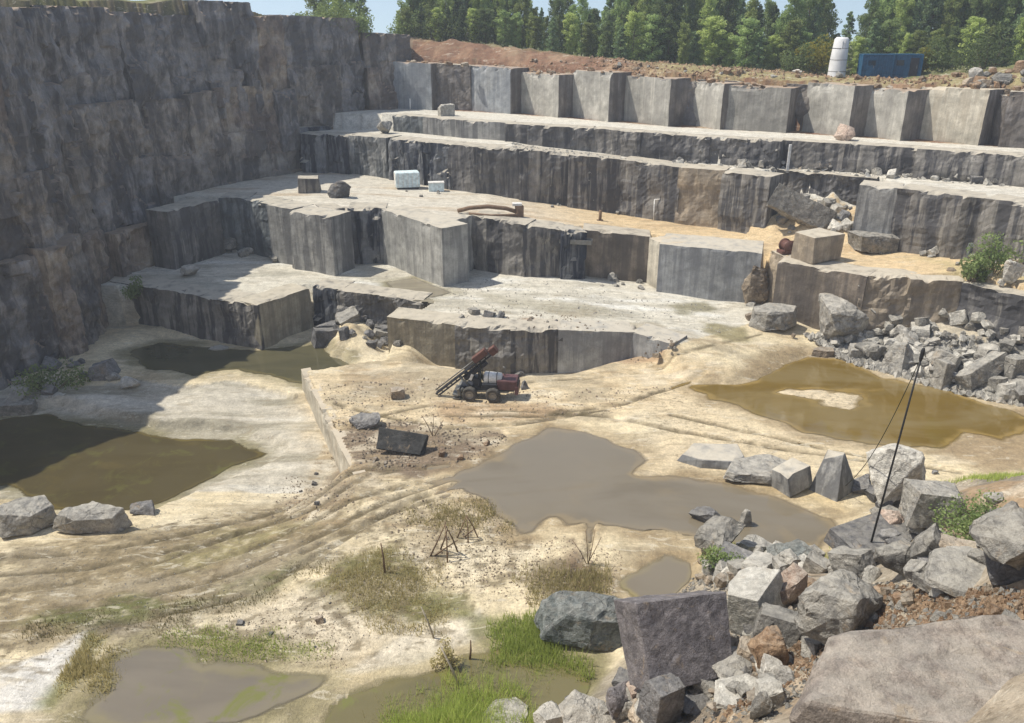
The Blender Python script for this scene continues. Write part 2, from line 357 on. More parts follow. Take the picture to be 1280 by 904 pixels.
def stone_mat(name, a, b, grain=1.2, dust_amt=.35, bump=.03, dust=(.5, .47, .41), speck=.5, cracks=.38):
    t = NT(name); g = t.coord('Object'); oi = t.node('ShaderNodeObjectInfo')
    ad = t.node('ShaderNodeVectorMath'); ad.operation = 'ADD'; t.l.new(g, ad.inputs[0])
    cb = t.node('ShaderNodeCombineXYZ'); t.l.new(t.math('MULTIPLY', oi.outputs['Random'], 40.), cb.inputs[0]); t.l.new(cb.outputs[0], ad.inputs[1]); g = ad.outputs[0]
    col = t.mix(t.ramp(t.noise(g, grain, 5, .62, .6), .35, .65), a, b)
    col = t.mix(1, col, t.val(oi.outputs['Random'], .78, 1.18), 'MULTIPLY')
    col = t.mix(.8, col, t.val(t.noise(g, 3.5, 6, .72), .5, 1.4), 'MULTIPLY')
    col = t.mix(speck, col, t.val(t.noise(g, 22, 3, .7), .45, 1.5), 'MULTIPLY')
    vo = t.node('ShaderNodeTexVoronoi', _feature='DISTANCE_TO_EDGE'); dv = t.node('ShaderNodeVectorMath'); dv.operation = 'ADD'; nz = t.node('ShaderNodeTexNoise'); nz.inputs['Scale'].default_value = 1.6; nz.inputs['Detail'].default_value = 4; t.l.new(g, nz.inputs['Vector'])
    sm = t.node('ShaderNodeVectorMath'); sm.operation = 'SCALE'; sm.inputs['Scale'].default_value = .9; t.l.new(nz.outputs['Color'], sm.inputs[0]); t.l.new(g, dv.inputs[0]); t.l.new(sm.outputs[0], dv.inputs[1]); t.l.new(dv.outputs[0], vo.inputs['Vector']); vo.inputs['Scale'].default_value = .75
    crack = t.math('MULTIPLY', t.ramp(vo.outputs['Distance'], .012, .05, 1, 0), t.ramp(t.noise(g, .9, 3), .42, .58))
    col = t.mix(t.math('MULTIPLY', crack, cracks), col, (.05, .045, .04))
    col = t.mix(t.ramp(t.noise(g, 1.3, 5, .7, .5), .56, .72, 0, .6), col, (.33, .25, .165))
    ge = t.node('ShaderNodeNewGeometry'); sp = t.node('ShaderNodeSeparateXYZ'); t.l.new(ge.outputs['Normal'], sp.inputs[0])
    up = t.math('MULTIPLY', t.ramp(sp.outputs[2], .5, .95), t.ramp(t.noise(g, 2.1, 4), .3, .6))
    col = t.mix(t.math('MULTIPLY', up, dust_amt), col, dust)
    h = t.math('SUBTRACT', t.math('ADD', t.noise(g, 2.6, 8, .72), t.math('MULTIPLY', t.noise(g, 16, 3), .3)), t.math('MULTIPLY', crack, cracks * .7))
    return t.done(col, .86, t.bump(h, bump * 4.5, 1.0))
M['stone']   = stone_mat('rubble_granite', (.22, .212, .197), (.36, .34, .30))
M['stone_d'] = stone_mat('dark_stone', (.12, .12, .125), (.2, .195, .195), dust_amt=.25)
M['stone_v'] = stone_mat('violet_granite', (.17, .157, .165), (.25, .23, .23), dust_amt=.12, cracks=.15)
M['stone_w'] = stone_mat('pale_stone', (.40, .385, .35), (.54, .515, .46))
M['stone_b'] = stone_mat('brown_stone', (.27, .215, .16), (.4, .33, .25))
M['stone_ww'] = stone_mat('fresh_cut_stone', (.54, .52, .47), (.66, .64, .58), cracks=.15)
M['stone_vd'] = stone_mat('dark_violet_granite', (.125, .116, .125), (.20, .185, .19), dust_amt=.05, cracks=.1)
M['stone_p'] = stone_mat('pinkish_stone', (.38, .28, .22), (.5, .4, .33))
M['stone_g'] = stone_mat('greenish_slate', (.085, .1, .1), (.2, .215, .21), 1.8, dust_amt=.25, bump=.05)
M['slab']    = stone_mat('lilac_granite_slab', (.185, .16, .142), (.275, .235, .20), .9, dust_amt=.3, bump=.02, cracks=.12)
M['black']   = stone_mat('black_slab', (.03, .032, .034), (.06, .062, .064), dust_amt=.12, bump=.015)
M['clod']    = stone_mat('earth_clod', (.23, .14, .08), (.36, .25, .16), dust_amt=.2)

def plain(name, col, rough=.6, metal=0., var=.25, scale=3., rust=None, rust_amt=.4):
    t = NT(name); g = t.coord('Object')
    c = t.mix(1, col, t.val(t.noise(g, scale, 4), 1 - var, 1 + var), 'MULTIPLY')
    if rust: c = t.mix(t.ramp(t.noise(g, scale * 1.7, 5, .7), .52, .7, 0, rust_amt), c, rust)
    t.b.inputs['Metallic'].default_value = metal
    return t.done(c, rough, t.bump(t.noise(g, 12, 3), .01, .4))
RUST = (.16, .075, .035)
M['white_paint'] = plain('worn_white_paint', (.72, .71, .68), .5, rust=(.4, .36, .3))
M['pale_blue']   = plain('pale_blue_tarpaulin', (.62, .72, .74), .55)
M['maroon']      = plain('faded_maroon_paint', (.115, .058, .062), .45, rust=RUST)
M['red_paint']   = plain('rusty_red_paint', (.12, .058, .048), .5, rust=RUST)
M['machine_dark']= plain('oily_dark_steel', (.035, .037, .045), .45, .3)
M['rubber']      = plain('dusty_rubber', (.075, .07, .062), .85, var=.4)
M['rim']         = plain('dusty_rim', (.33, .30, .25), .6)
M['steel']       = plain('grey_steel', (.20, .20, .19), .5, .4, rust=RUST)
M['blue_paint']  = plain('blue_container_paint', (.018, .085, .17), .5, rust=(.05, .1, .16))
M['concrete']    = plain('old_concrete', (.42, .42, .40), .9, var=.3, scale=1.5)
M['white_conc']  = plain('white_silo_sheet', (.66, .66, .66), .6, var=.12, scale=1.)
M['wood']        = plain('weathered_wood', (.17, .115, .075), .9, var=.4, scale=6)
M['wood_pale']   = plain('grey_wood', (.36, .32, .26), .9, var=.3, scale=6)
M['rusty_pipe']  = plain('rusty_pipe', (.20, .135, .09), .8, rust=RUST)
M['black_pole']  = plain('black_pole_paint', (.018, .018, .02), .5)
M['cable']       = plain('cable_sheath', (.03, .035, .02), .6)
M['yellow']      = plain('faded_yellow_paint', (.36, .22, .035), .6, rust=RUST)
M['glass']       = plain('dark_glass', (.03, .04, .05), .12)

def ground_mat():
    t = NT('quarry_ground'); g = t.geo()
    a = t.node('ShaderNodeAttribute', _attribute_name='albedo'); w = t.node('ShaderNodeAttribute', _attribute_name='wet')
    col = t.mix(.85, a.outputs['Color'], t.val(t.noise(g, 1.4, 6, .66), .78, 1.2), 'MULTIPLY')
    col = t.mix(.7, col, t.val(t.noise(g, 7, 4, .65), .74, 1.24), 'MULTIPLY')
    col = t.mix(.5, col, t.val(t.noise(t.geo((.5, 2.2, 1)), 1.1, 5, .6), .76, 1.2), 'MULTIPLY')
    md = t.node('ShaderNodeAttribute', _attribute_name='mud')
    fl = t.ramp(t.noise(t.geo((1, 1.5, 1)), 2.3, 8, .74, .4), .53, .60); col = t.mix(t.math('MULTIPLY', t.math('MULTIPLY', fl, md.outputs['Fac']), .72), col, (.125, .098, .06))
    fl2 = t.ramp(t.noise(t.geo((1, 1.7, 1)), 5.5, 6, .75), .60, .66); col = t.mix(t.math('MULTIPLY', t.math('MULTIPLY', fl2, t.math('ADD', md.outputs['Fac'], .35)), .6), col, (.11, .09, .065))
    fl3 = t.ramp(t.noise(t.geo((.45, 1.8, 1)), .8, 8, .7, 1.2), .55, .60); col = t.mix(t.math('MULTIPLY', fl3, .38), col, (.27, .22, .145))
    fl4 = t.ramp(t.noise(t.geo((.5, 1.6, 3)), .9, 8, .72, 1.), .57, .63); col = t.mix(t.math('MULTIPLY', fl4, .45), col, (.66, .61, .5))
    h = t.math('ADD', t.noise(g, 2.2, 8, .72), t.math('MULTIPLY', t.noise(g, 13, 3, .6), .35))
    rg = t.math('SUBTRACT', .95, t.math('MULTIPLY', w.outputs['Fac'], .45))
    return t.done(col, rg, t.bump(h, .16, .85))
M['ground'] = ground_mat()

def water_mat(name, deep, shallow, rough=.02, algae=0., alt=(.25, .215, .16)):
    t = NT(name); g = t.geo()
    d = t.node('ShaderNodeAttribute', _attribute_name='depth')
    n = t.noise(g, .35, 4, .6, .5)
    f = t.math('ADD', t.ramp(d.outputs['Fac'], .0, .3), t.ramp(n, .3, .7, -.4, .4))
    col = t.mix(t.ramp(f, .1, .9), shallow, deep)
    col = t.mix(.6, col, t.val(t.noise(t.geo((.5, 1.4, 1)), .22, 4, .6, .8), .8, 1.22), 'MULTIPLY')
    col = t.mix(t.ramp(t.noise(t.geo((.6, 1.3, 1)), .13, 4, .6, 1.), .42, .60, 0, .75), col, alt)  # broad greyer patches: uneven murk plus soft reflections painted into the colour
    if algae: col = t.mix(t.ramp(t.noise(g, .5, 6, .7, .6), .52, .66, 0, algae), col, (.15, .155, .045))
    t.b.inputs['IOR'].default_value = 1.45; t.b.inputs['Specular IOR Level'].default_value = .5
    t.done(col, rough, t.bump(t.noise(t.geo((1, 1, 1)), 1.6, 3), .012, .35))
    tr = t.node('ShaderNodeBsdfTransparent'); mx = t.node('ShaderNodeMixShader')
    t.l.new(t.ramp(d.outputs['Fac'], -.02, .085), mx.inputs[0]); t.l.new(tr.outputs[0], mx.inputs[1]); t.l.new(t.b.outputs[0], mx.inputs[2])
    t.l.new(mx.outputs[0], t.out.inputs['Surface'])
    return t.m

def leaf_mat(name, a, b, trans=.35):
    t = NT(name); at = t.node('ShaderNodeAttribute', _attribute_name='tone')
    oi = t.node('ShaderNodeObjectInfo')
    col = t.mix(at.outputs['Fac'], a, b); col = t.mix(.9, col, t.val(oi.outputs['Random'], .6, 1.4), 'MULTIPLY')
    t.done(col, .75)
    tl = t.node('ShaderNodeBsdfTranslucent'); t.l.new(col, tl.inputs[0]); mx = t.node('ShaderNodeMixShader'); mx.inputs[0].default_value = trans
    t.l.new(t.b.outputs[0], mx.inputs[1]); t.l.new(tl.outputs[0], mx.inputs[2]); t.l.new(mx.outputs[0], t.out.inputs['Surface'])
    return t.m
M['leaf_birch'] = leaf_mat('birch_leaves', (.23, .30, .09), (.46, .52, .19), .5)
M['leaf_pine']  = leaf_mat('pine_needles', (.125, .195, .10), (.27, .34, .165), .4)
M['leaf_aspen'] = leaf_mat('aspen_leaves', (.18, .265, .10), (.37, .45, .18), .5)
M['leaf_yellow']= leaf_mat('yellowing_leaves', (.3, .29, .05), (.5, .43, .07), .5)
M['leaf_bush']  = leaf_mat('shrub_leaves', (.12, .17, .06), (.25, .31, .12), .45)
M['grass']      = leaf_mat('fresh_grass', (.27, .34, .08), (.50, .56, .17), .5)
M['grass_dry']  = leaf_mat('dry_weeds', (.27, .24, .11), (.46, .40, .21), .45)
M['bark_dark']  = plain('pine_bark', (.12, .085, .06), .95)
M['bark_pale']  = plain('birch_bark', (.19, .17, .14), .9, var=.4)

# ------------------------------------------------------------------ scene-object helpers
def tag(o, label=None, cat=None, group=None, kind=None):
    if label: o['label'] = label
    if cat: o['category'] = cat
    if group: o['group'] = group
    if kind: o['kind'] = kind
    return o
def link(name, me, parent=None, loc=None):
    o = bpy.data.objects.new(name, me); COL.objects.link(o)
    if parent is not None: o.parent = parent
    if loc is not None: o.location = loc
    return o
def empty(name, loc=(0, 0, 0), rot=(0, 0, 0)):
    o = bpy.data.objects.new(name, None); o.empty_display_size = .3; o.location = loc; o.rotation_euler = rot; COL.objects.link(o); return o
def mesh_np(name, V, Fq, mat, smooth=False):
    me = bpy.data.meshes.new(name); V = np.asarray(V, np.float32); Fq = np.asarray(Fq, np.int32)
    k = Fq.shape[1]
    me.vertices.add(len(V)); me.vertices.foreach_set('co', V.ravel())
    me.loops.add(Fq.size); me.loops.foreach_set('vertex_index', Fq.ravel())
    me.polygons.add(len(Fq)); me.polygons.foreach_set('loop_start', np.arange(0, Fq.size, k, dtype=np.int32))
    me.polygons.foreach_set('use_smooth', np.full(len(Fq), smooth))
    me.update(calc_edges=True); me.validate()
    if mat is not None: me.materials.append(mat)
    return me
def mesh_bm(name, bm, mat, smooth=False):
    me = bpy.data.meshes.new(name); bm.normal_update(); bm.to_mesh(me); bm.free()
    if smooth:
        for p in me.polygons: p.use_smooth = True
    me.materials.append(mat); return me
def fattr(me, name, vals):
    a = me.attributes.new(name, 'FLOAT', 'POINT'); a.data.foreach_set('value', np.asarray(vals, np.float32))
def cattr(me, name, rgb):
    a = me.attributes.new(name, 'FLOAT_COLOR', 'POINT'); c = np.ones((len(rgb), 4), np.float32); c[:, :3] = rgb; a.data.foreach_set('color', c.ravel())
def bm_box(bm, c, s, rot=None, bevel=0):
    r = bmesh.ops.create_cube(bm, size=1.0); vs = r['verts']
    m = Matrix.Translation(Vector(c)) @ (rot.to_4x4() if rot is not None else Matrix.Identity(4)) @ Matrix.Diagonal((*s, 1))
    bmesh.ops.transform(bm, matrix=m, verts=vs)
    if bevel:
        es = list({e for v in vs for e in v.link_edges})
        bmesh.ops.bevel(bm, geom=es, offset=bevel, segments=2, profile=.5, affect='EDGES')
def bm_tube(bm, pts, radii, n=8, cap=True):
    if not hasattr(radii, '__len__'): radii = [radii] * len(pts)
    pts = [Vector(p) for p in pts]; rings = []
    for i, p in enumerate(pts):
        d = (pts[min(i + 1, len(pts) - 1)] - pts[max(i - 1, 0)]).normalized()
        u = d.cross(Vector((0, 0, 1)) if abs(d.z) < .95 else Vector((1, 0, 0))).normalized(); v = d.cross(u)
        rings.append([bm.verts.new(p + (u * math.cos(2 * math.pi * k / n) + v * math.sin(2 * math.pi * k / n)) * radii[i]) for k in range(n)])
    for a, b in zip(rings[:-1], rings[1:]):
        for k in range(n): bm.faces.new((a[k], a[(k + 1) % n], b[(k + 1) % n], b[k]))
    if cap: bm.faces.new(rings[0][::-1]); bm.faces.new(rings[-1])
def box_part(name, parent, c, s, mat, rot=None, bevel=.02):
    bm = bmesh.new(); bm_box(bm, c, s, rot, bevel); return link(name, mesh_bm(name, bm, mat), parent)
def tube_part(name, parent, pts, r, mat, n=8):
    bm = bmesh.new(); bm_tube(bm, pts, r, n); return link(name, mesh_bm(name, bm, mat, True), parent)

# ------------------------------------------------------------------ ground: one sheet, finer where the photo looks
gx = np.concatenate([[-400, -300, -200, -120, -90, -75], np.arange(-62, -32, .3), np.arange(-32, 34, .17), np.arange(34, 62.01, .3), [75, 90, 120, 200, 300, 400]])
gy = np.concatenate([[-400, -250, -150, -60, -25], np.arange(-10, 18, 1.0), np.arange(18, 56, .15), np.arange(56, 72, .2), np.arange(72, 135, .4), [140, 150, 165, 190, 230, 300, 350, 400]])
GX, GY = np.meshgrid(gx, gy); nx, ny = len(gx), len(gy)
X, Y = GX.ravel(), GY.ravel(); Z = height(X, Y); ZS = height(X, Y, .1)
ii = (np.arange(ny - 1)[:, None] * nx + np.arange(nx - 1)[None, :]).ravel()
ground_me = mesh_np('ground', np.stack([X, Y, Z], 1), np.stack([ii, ii + 1, ii + nx + 1, ii + nx], 1), M['ground'], True)

def ground_colour(X, Y, Z):
    n1 = fbm(X * .25, Y * .25, 0, 101, 4); n2 = fbm(X * .9, Y * .9, 0, 102, 3); ns = fbm(X * .12, Y * .75, 0, 103, 4)
    C = np.empty((len(X), 3)); wet = np.zeros(len(X)); mudv = np.full(len(X), .12)
    C[:] = (.64, .545, .37)                                      # cream quarry sand
    def blend(col, m):
        m = np.clip(m, 0, 1)[:, None]; C[:] = C * (1 - m) + np.array(col) * m
    blend((.65, .575, .43), sstep(.0, .5, n1) * .8)
    blend((.46, .355, .215), sstep(.1, .5, -n1) * .55)
    blend((.30, .24, .15), sstep(.12, .42, ns) * .45)
    def patch(pts, z, col, amt, soft=1.0, rag=1.2, wetness=0., f=.7):
        s = sdist(WP(pts, z), X, Y); near = s > -6
        m = np.zeros(len(X))
        m[near] = sstep(-soft, soft, s[near] + rag * fbm(X[near] * f, Y[near] * f, 0, 110 + len(pts), 4)) * amt
        blend(col, m); wet[:] = np.maximum(wet, m * wetness)
    up = (sdist(UPPER, X, Y) > 0) & (Z > .9)
    m = np.where(up, 1., 0.); blend((.58, .555, .485), m * .85); blend((.36, .34, .28), m * sstep(.05, .45, ns) * .75); blend((.68, .67, .62), m * sstep(.1, .5, -ns) * .8)
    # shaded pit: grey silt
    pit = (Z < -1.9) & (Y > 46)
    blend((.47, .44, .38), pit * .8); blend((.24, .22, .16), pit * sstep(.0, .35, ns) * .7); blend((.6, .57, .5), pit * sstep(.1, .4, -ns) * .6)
    # bottom left: silty olive ground and wheel tracks
    patch([(0,690),(160,660),(330,622),(440,630),(470,680),(400,705),(330,745),(250,775),(120,805),(0,830)], -1.2, (.25, .20, .12), .95, 1.4, 2.4)
    patch([(20,800),(60,770),(180,760),(300,745),(370,700),(420,700),(330,765),(240,785),(120,812)], -1., (.13, .135, .05), .95, .8, 1.5)
    patch([(380,735),(430,705),(490,690),(530,715),(565,765),(550,800),(490,800),(430,775)], -.4, (.17, .155, .065), 1., .7, 1.2)
    patch([(360,600),(410,580),(470,600),(440,640),(390,640)], -.8, (.24, .18, .12), .7, .8, 1.6)
    patch([(180,705),(300,655),(400,655),(330,700),(230,720)], -1.1, (.26, .23, .11), .7, 1., 1.6)
    patch([(250,795),(380,742),(450,770),(520,800),(430,842),(330,828)], -.6, (.6, .53, .41), .75, .8, .8)
    patch([(0,862),(60,838),(112,806),(98,850),(60,905),(0,915)], -1.0, (.66, .64, .6), .95, .25, .2)
    patch([(425,842),(520,790),(600,766),(618,795),(530,828),(440,846)], -.2, (.64, .58, .47), .85, .25, .2)
    patch([(52,905),(95,855),(118,815),(135,820),(100,880),(70,912)], -1.2, (.17, .18, .06), .8, .4, .5)
    patch([(200,830),(260,805),(340,820),(420,835),(330,850),(250,845)], -1.2, (.2, .21, .05), .8, .6, 1.)
    patch([(110,805),(190,795),(230,805),(170,820)], -1.2, (.12, .1, .085), .7, .5, .9)
    mud = sdist(WP([(0,690),(330,622),(440,600),(640,640),(640,700),(560,800),(420,830),(200,800),(0,860)], -.6), X, Y) > -1
    mudv[:] = np.maximum(mudv, mud * sstep(-.35, .3, n1 + .3 * n2))
    n4 = fbm(X * 2.1, Y * 2.6, 0, 131, 3)
    blend((.17, .135, .08), mud * sstep(.12, .38, n4 + .35 * n1) * .75); blend((.62, .54, .4), mud * sstep(.2, .45, -n4) * .4)
    # machine yard: yellowish sand, churned mud, debris by the black slab
    patch([(380,470),(560,450),(700,470),(820,440),(900,470),(860,520),(700,525),(560,600),(430,585)], 0, (.6, .48, .31), .7, 2., 2.)
    patch([(402,560),(440,530),(520,530),(600,540),(648,545),(620,572),(560,588),(470,592)], 0, (.17, .125, .09), .9, .8, 1.8)
    patch([(540,500),(640,500),(700,515),(640,530),(560,525)], 0, (.33, .22, .13), .7, .8, 1.6)
    patch([(430,460),(500,462),(540,480),(500,498),(440,490)], 0, (.33, .24, .15), .6, .8, 1.6)
    patch([(500,640),(600,625),(640,640),(640,680),(600,670),(540,680)], 0, (.2, .155, .10), .55, .7, 2.0)
    patch([(640,722),(700,700),(760,715),(770,745),(720,758),(670,745)], 0, (.15, .115, .07), .9, .6, 1.4)
    patch([(715,668),(735,690),(745,740),(725,745),(705,700)], 0, (.2, .14, .09), .8, .4, 1.)
    patch([(530,735),(620,765),(700,790),(770,840),(760,900),(640,900),(600,800)], 0, (.16, .16, .06), .8, .6, 1.2)
    yard = (Y > 38) & (Y < 66) & (X > -14)
    blend((.33, .25, .15), yard * sstep(.18, .42, fbm(X * .5, Y * 1.5, 0, 133, 4)) * .65); blend((.66, .58, .44), yard * sstep(.15, .4, fbm(X * .35, Y * .9, 0, 134, 4)) * .6)
    mudv[:] = np.maximum(mudv, yard * sstep(-.1, .35, n1 + .3 * n2) * .8)
    damp = (Y < 70) & (Z > -1.5); dm = damp * sstep(.12, .34, fbm(X * .16, Y * .3, 0, 141, 5, .6)); blend((.33, .28, .195), dm * .62); wet[:] = np.maximum(wet, dm * .6)
    dm = (sdist(UPPER, X, Y) > 0) * (Y < 95) * sstep(.1, .3, fbm(X * .14, Y * .45, 0, 142, 5, .6)); blend((.40, .37, .30), dm * .6)
    # right hand pool shores
    patch([(1180,562),(1240,515),(1330,510),(1330,600),(1230,592)], 0, (.3, .22, .13), .85, 1.2, 1.6, .5)
    patch([(800,580),(840,590),(1000,600),(1090,575),(1200,590),(1090,560),(930,520),(850,500)], 0, (.63, .52, .35), .7, 1.2, 1.2)
    patch([(900,600),(960,612),(1060,640),(1070,615),(960,596)], 0, (.52, .40, .22), .7, .5, .6, .3)
    patch([(1180,610),(1240,590),(1330,600),(1330,640),(1230,650)], .5, (.2, .2, .08), .6, .6, 1.2)
    patch([(830,385),(880,378),(900,388),(850,396)], 1.2, (.24, .22, .14), .85, .6, .8, .5)
    patch([(880,408),(930,412),(940,425),(905,430),(880,420)], 1.0, (.23, .2, .10), .85, .6, .8, .5)
    patch([(600,366),(680,372),(760,384),(700,392),(620,380)], 2.4, (.34, .31, .23), .6, .6, 1.6)
    patch([(650,398),(720,398),(800,404),(830,420),(800,420),(700,410),(640,412)], 2.4, (.36, .24, .15), .75, .5, 1.2)
    # rubble shore
    s = sdist(SPIT, X, Y); blend((.42, .38, .31), sstep(0, 2.5, s + n2) * .8)
    # shorelines are damp
    for k, (poly, lev) in POOLW.items():
        s = sdist(poly, X, Y); mm = sstep(-1.4, .2, s + .5 * n2) * (np.abs(Z - lev) < .9)
        c = (.29, .215, .12) if k in ('right', 'centre', 'near') else (.2, .175, .09)
        blend(c, mm * (.45 + .45 * sstep(-.2, .3, n1))); wet[:] = np.maximum(wet, mm * .8)
        if k == 'right': blend((.63, .53, .37), sstep(-.6, .1, sdist(ISLAND, X, Y)) * .9)
    for r in RUTW:
        dd = ldist(r, X, Y) + .15 * n2; blend((.13, .105, .06), np.exp(-(dd / (.23 + .1 * n1)) ** 4) * .9 * sstep(-.6, .1, n1 + n2))
    # first bench: warm sand on the right, pale dust on the left
    b1 = (sdist(BENCH1, X, Y) > .4) & (sdist(BENCH2, X, Y) < .4)
    blend((.58, .54, .46), b1 * 1.); blend((.60, .45, .26), b1 * sstep(-6, 12, X) * .9); blend((.38, .27, .16), b1 * sstep(.05, .5, ns) * .6); blend((.26, .26, .11), b1 * sstep(34, 42, X) * sstep(-.2, .4, n1) * .8)
    b2 = (sdist(BENCH2, X, Y) > .4) & (sdist(RIM4, X, Y) < .4); blend((.60, .57, .50), b2 * .95)
    # rim: red brown soil, weeds further back
    s4 = sdist(RIM4, X, Y); rim = s4 > .4
    blend((.22, .125, .08), rim * 1.); blend((.42, .31, .2), rim * sstep(-.1, .4, n2) * .8 * sstep(8, 18, X)); blend((.36, .24, .155), rim * sstep(.1, .4, n1) * .7)
    blend((.13, .15, .055), rim * sstep(6, 13, s4 + 3 * n1) * .9); blend((.3, .28, .13), rim * sstep(2.5, 5, s4 + 2 * n2) * sstep(10, 7, s4) * sstep(14, 22, X) * .7)
    sl = sdist(LEFTR, X, Y); lf = sl > .6; blend((.22, .165, .12), lf * 1.); blend((.15, .16, .06), lf * sstep(1.5, 5, sl + 2 * n2) * .9)
    # heap by the camera: crumbled brown earth between the stones
    sh = sdist(HEAP, X, Y); hp = sstep(.3, 1.6, sh + .6 * n2)
    blend((.33, .285, .225), hp * .9); blend((.34, .235, .14), hp * sstep(2., 6., sh + 2 * n1) * sstep(-.1, .4, n1 + .1) * .85); blend((.2, .175, .145), hp * sstep(.05, .35, -n2) * .8); blend((.5, .44, .35), hp * sstep(.15, .45, n2) * .6)
    b12 = (sdist(UPPER, X, Y) > 0) | (Y > 72); mudv[b12] = .25; mudv[:] = np.maximum(mudv, hp * .6)
    return C, wet, mudv
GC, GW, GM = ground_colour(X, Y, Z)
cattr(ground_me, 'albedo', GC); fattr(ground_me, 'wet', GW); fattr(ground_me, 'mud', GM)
ground = tag(link('ground', ground_me), kind='structure')

# ------------------------------------------------------------------ water
WCOL = {'left': ((.075, .06, .028), (.13, .10, .035)), 'rear': ((.075, .07, .04), (.13, .11, .05)), 'centre': ((.165, .138, .095), (.24, .185, .105)), 'near': ((.18, .15, .105), (.27, .22, .09)),
        'right': ((.15, .10, .024), (.26, .18, .06)), 'grassy': ((.13, .115, .055), (.17, .145, .06)), 'murky': ((.15, .13, .10), (.19, .165, .095)), 'tarn': ((.30, .27, .19), (.33, .3, .22))}
for k, (poly, lev) in POOLW.items():
    P = np.array(poly); x0, y0 = P.min(0) - 1.5; x1, y1 = P.max(0) + 1.5
    xs, ys = np.arange(x0, x1, .35), np.arange(y0, y1, .35); A, B = np.meshgrid(xs, ys); A, B = A.ravel(), B.ravel(); n = len(xs)
    H = height(A, B); dep = lev - H; keepv = (sdist(poly, A, B) > -1.3)
    if k == 'grassy': keepv &= sdist(POOLW['murky'][0], A, B) < -.9
    q = (np.arange(len(ys) - 1)[:, None] * n + np.arange(n - 1)[None, :]).ravel(); q = np.stack([q, q + 1, q + n + 1, q + n], 1)
    q = q[keepv[q].all(1) & (dep[q] > -.12).any(1)]
    used = np.unique(q); rm = np.full(len(A), -1); rm[used] = np.arange(len(used))
    me = mesh_np('water', np.stack([A[used], B[used], np.full(len(used), lev)], 1), rm[q], water_mat('water_' + k, *WCOL[k], alt={'right': (.19, .145, .065), 'left': (.085, .07, .035), 'rear': (.1, .09, .05), 'grassy': (.15, .13, .06)}.get(k, (.185, .16, .12)), algae={'murky': .95, 'grassy': .9, 'left': .3}.get(k, 0)), True)
    fattr(me, 'depth', dep[used])
    tag(link('water', me), kind='structure')

# ------------------------------------------------------------------ quarry walls made of split blocks
def rock_box(A, B, ztA, ztB, zbA, zbB, depth, res, amp, seed, mat, chip=.35, ledge=0., colw=0., lean=0., side=None):
    """a block of the rock face: front, top and both ends, with fracture relief"""
    ax, ay = A; bx, by = B; L = math.hypot(bx - ax, by - ay); ux, uy = (bx - ax) / L, (by - ay) / L
    nx_, ny_ = -uy, ux                                       # into the hill (left hand of A->B runs away from the camera)
    H = max(ztA - zbA, ztB - zbB)
    nu, nv, nd = max(2, int(L / res) + 1), max(2, int(H / res) + 1), max(2, int(depth / (res * 2)) + 1)
    V = []; Fc = []
    def grid(fn, na, nb, flip=False):
        o = sum(len(v) for v in V); a, b = np.meshgrid(np.linspace(0, 1, na), np.linspace(0, 1, nb)); V.append(fn(a.ravel(), b.ravel()))
        q = (np.arange(nb - 1)[:, None] * na + np.arange(na - 1)[None, :]).ravel() + o
        f = np.stack([q, q + 1, q + na + 1, q + na], 1); Fc.append(f[:, ::-1] if flip else f)
    one = lambda a: np.ones_like(a)
    grid(lambda a, b: np.stack([a, b, 0 * a], 1), nu, nv)             # (u, v, w)
    grid(lambda a, b: np.stack([a, one(a), b], 1), nu, nd)
    grid(lambda a, b: np.stack([0 * a, b, a], 1), nd, nv, True)
    grid(lambda a, b: np.stack([one(a), b, a], 1), nd, nv)
    UVW = np.concatenate(V); Fq = np.concatenate(Fc)
    key = np.round(UVW * 1e5).astype(np.int64); _, first, inv = np.unique(key, axis=0, return_index=True, return_inverse=True)
    UVW = UVW[first]; Fq = inv.reshape(-1)[Fq]
    u, v, w = UVW.T
    zt = ztA + (ztB - ztA) * u; zb = zbA + (zbB - zbA) * u
    zz = zb + (zt - zb) * v; s = u * L; dd = w * depth
    so = seed * 7.31
    n = lambda f, k: fbm(s * f + so, dd * f + 3.3, zz * f, 200 + seed * 5 + k, 3)
    push = amp * n(.45, 1) + amp * .4 * n(1.6, 2)
    if colw:
        wob = .55 * fbm(s * .35 + so, zz * .3, 0, 320 + seed, 3); cs = np.floor(s / colw + so + wob); hh = 1.6 + .9 * colw + 3. * _hash(cs, cs * 0, cs * 0, 3 + seed)
        cz = np.floor(zz / hh + wob + 5 * _hash(cs, cs * 0 + 1, cs * 0, seed)); c = _hash(cs, cz, cs * 0, 9 + seed) * 2 - 1
        push = push + c * ledge + .12 * vnoise(s * 2.2 + so, zz * 1.4, dd, 330 + seed)
    elif ledge:
        c = fbm(s * .3 + so, 0 * s, zz * .45, 310 + seed, 2); push = push + np.round(c * 4) / 4 * ledge
    fade = sstep(0, .9, dd + .15)
    front = 1 - sstep(0, depth * .6, dd)
    cn = sstep(.1, .6, n(.9, 5) + .1)
    e = np.minimum(np.minimum(s, L - s), 3)
    topdrop = chip * cn * np.exp(-(dd / .6) ** 2) * (v > .999) + 0
    push = push + chip * .7 * cn * np.exp(-((1 - v) * (zt - zb) / .5) ** 2) + lean * v * (zt - zb)
    du = amp * .5 * n(.7, 6) * np.minimum(1, w * 3)
    x = ax + ux * (s + du) + nx_ * (dd + push * front); y = ay + uy * (s + du) + ny_ * (dd + push * front)
    z = zz - topdrop + (.06 * n(1.2, 7) * (v > .999))
    me = mesh_np('rock_face', np.stack([x, y, z], 1), Fq, mat, False)
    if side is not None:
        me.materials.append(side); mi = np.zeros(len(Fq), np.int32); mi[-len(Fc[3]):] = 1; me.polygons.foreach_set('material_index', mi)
    return me

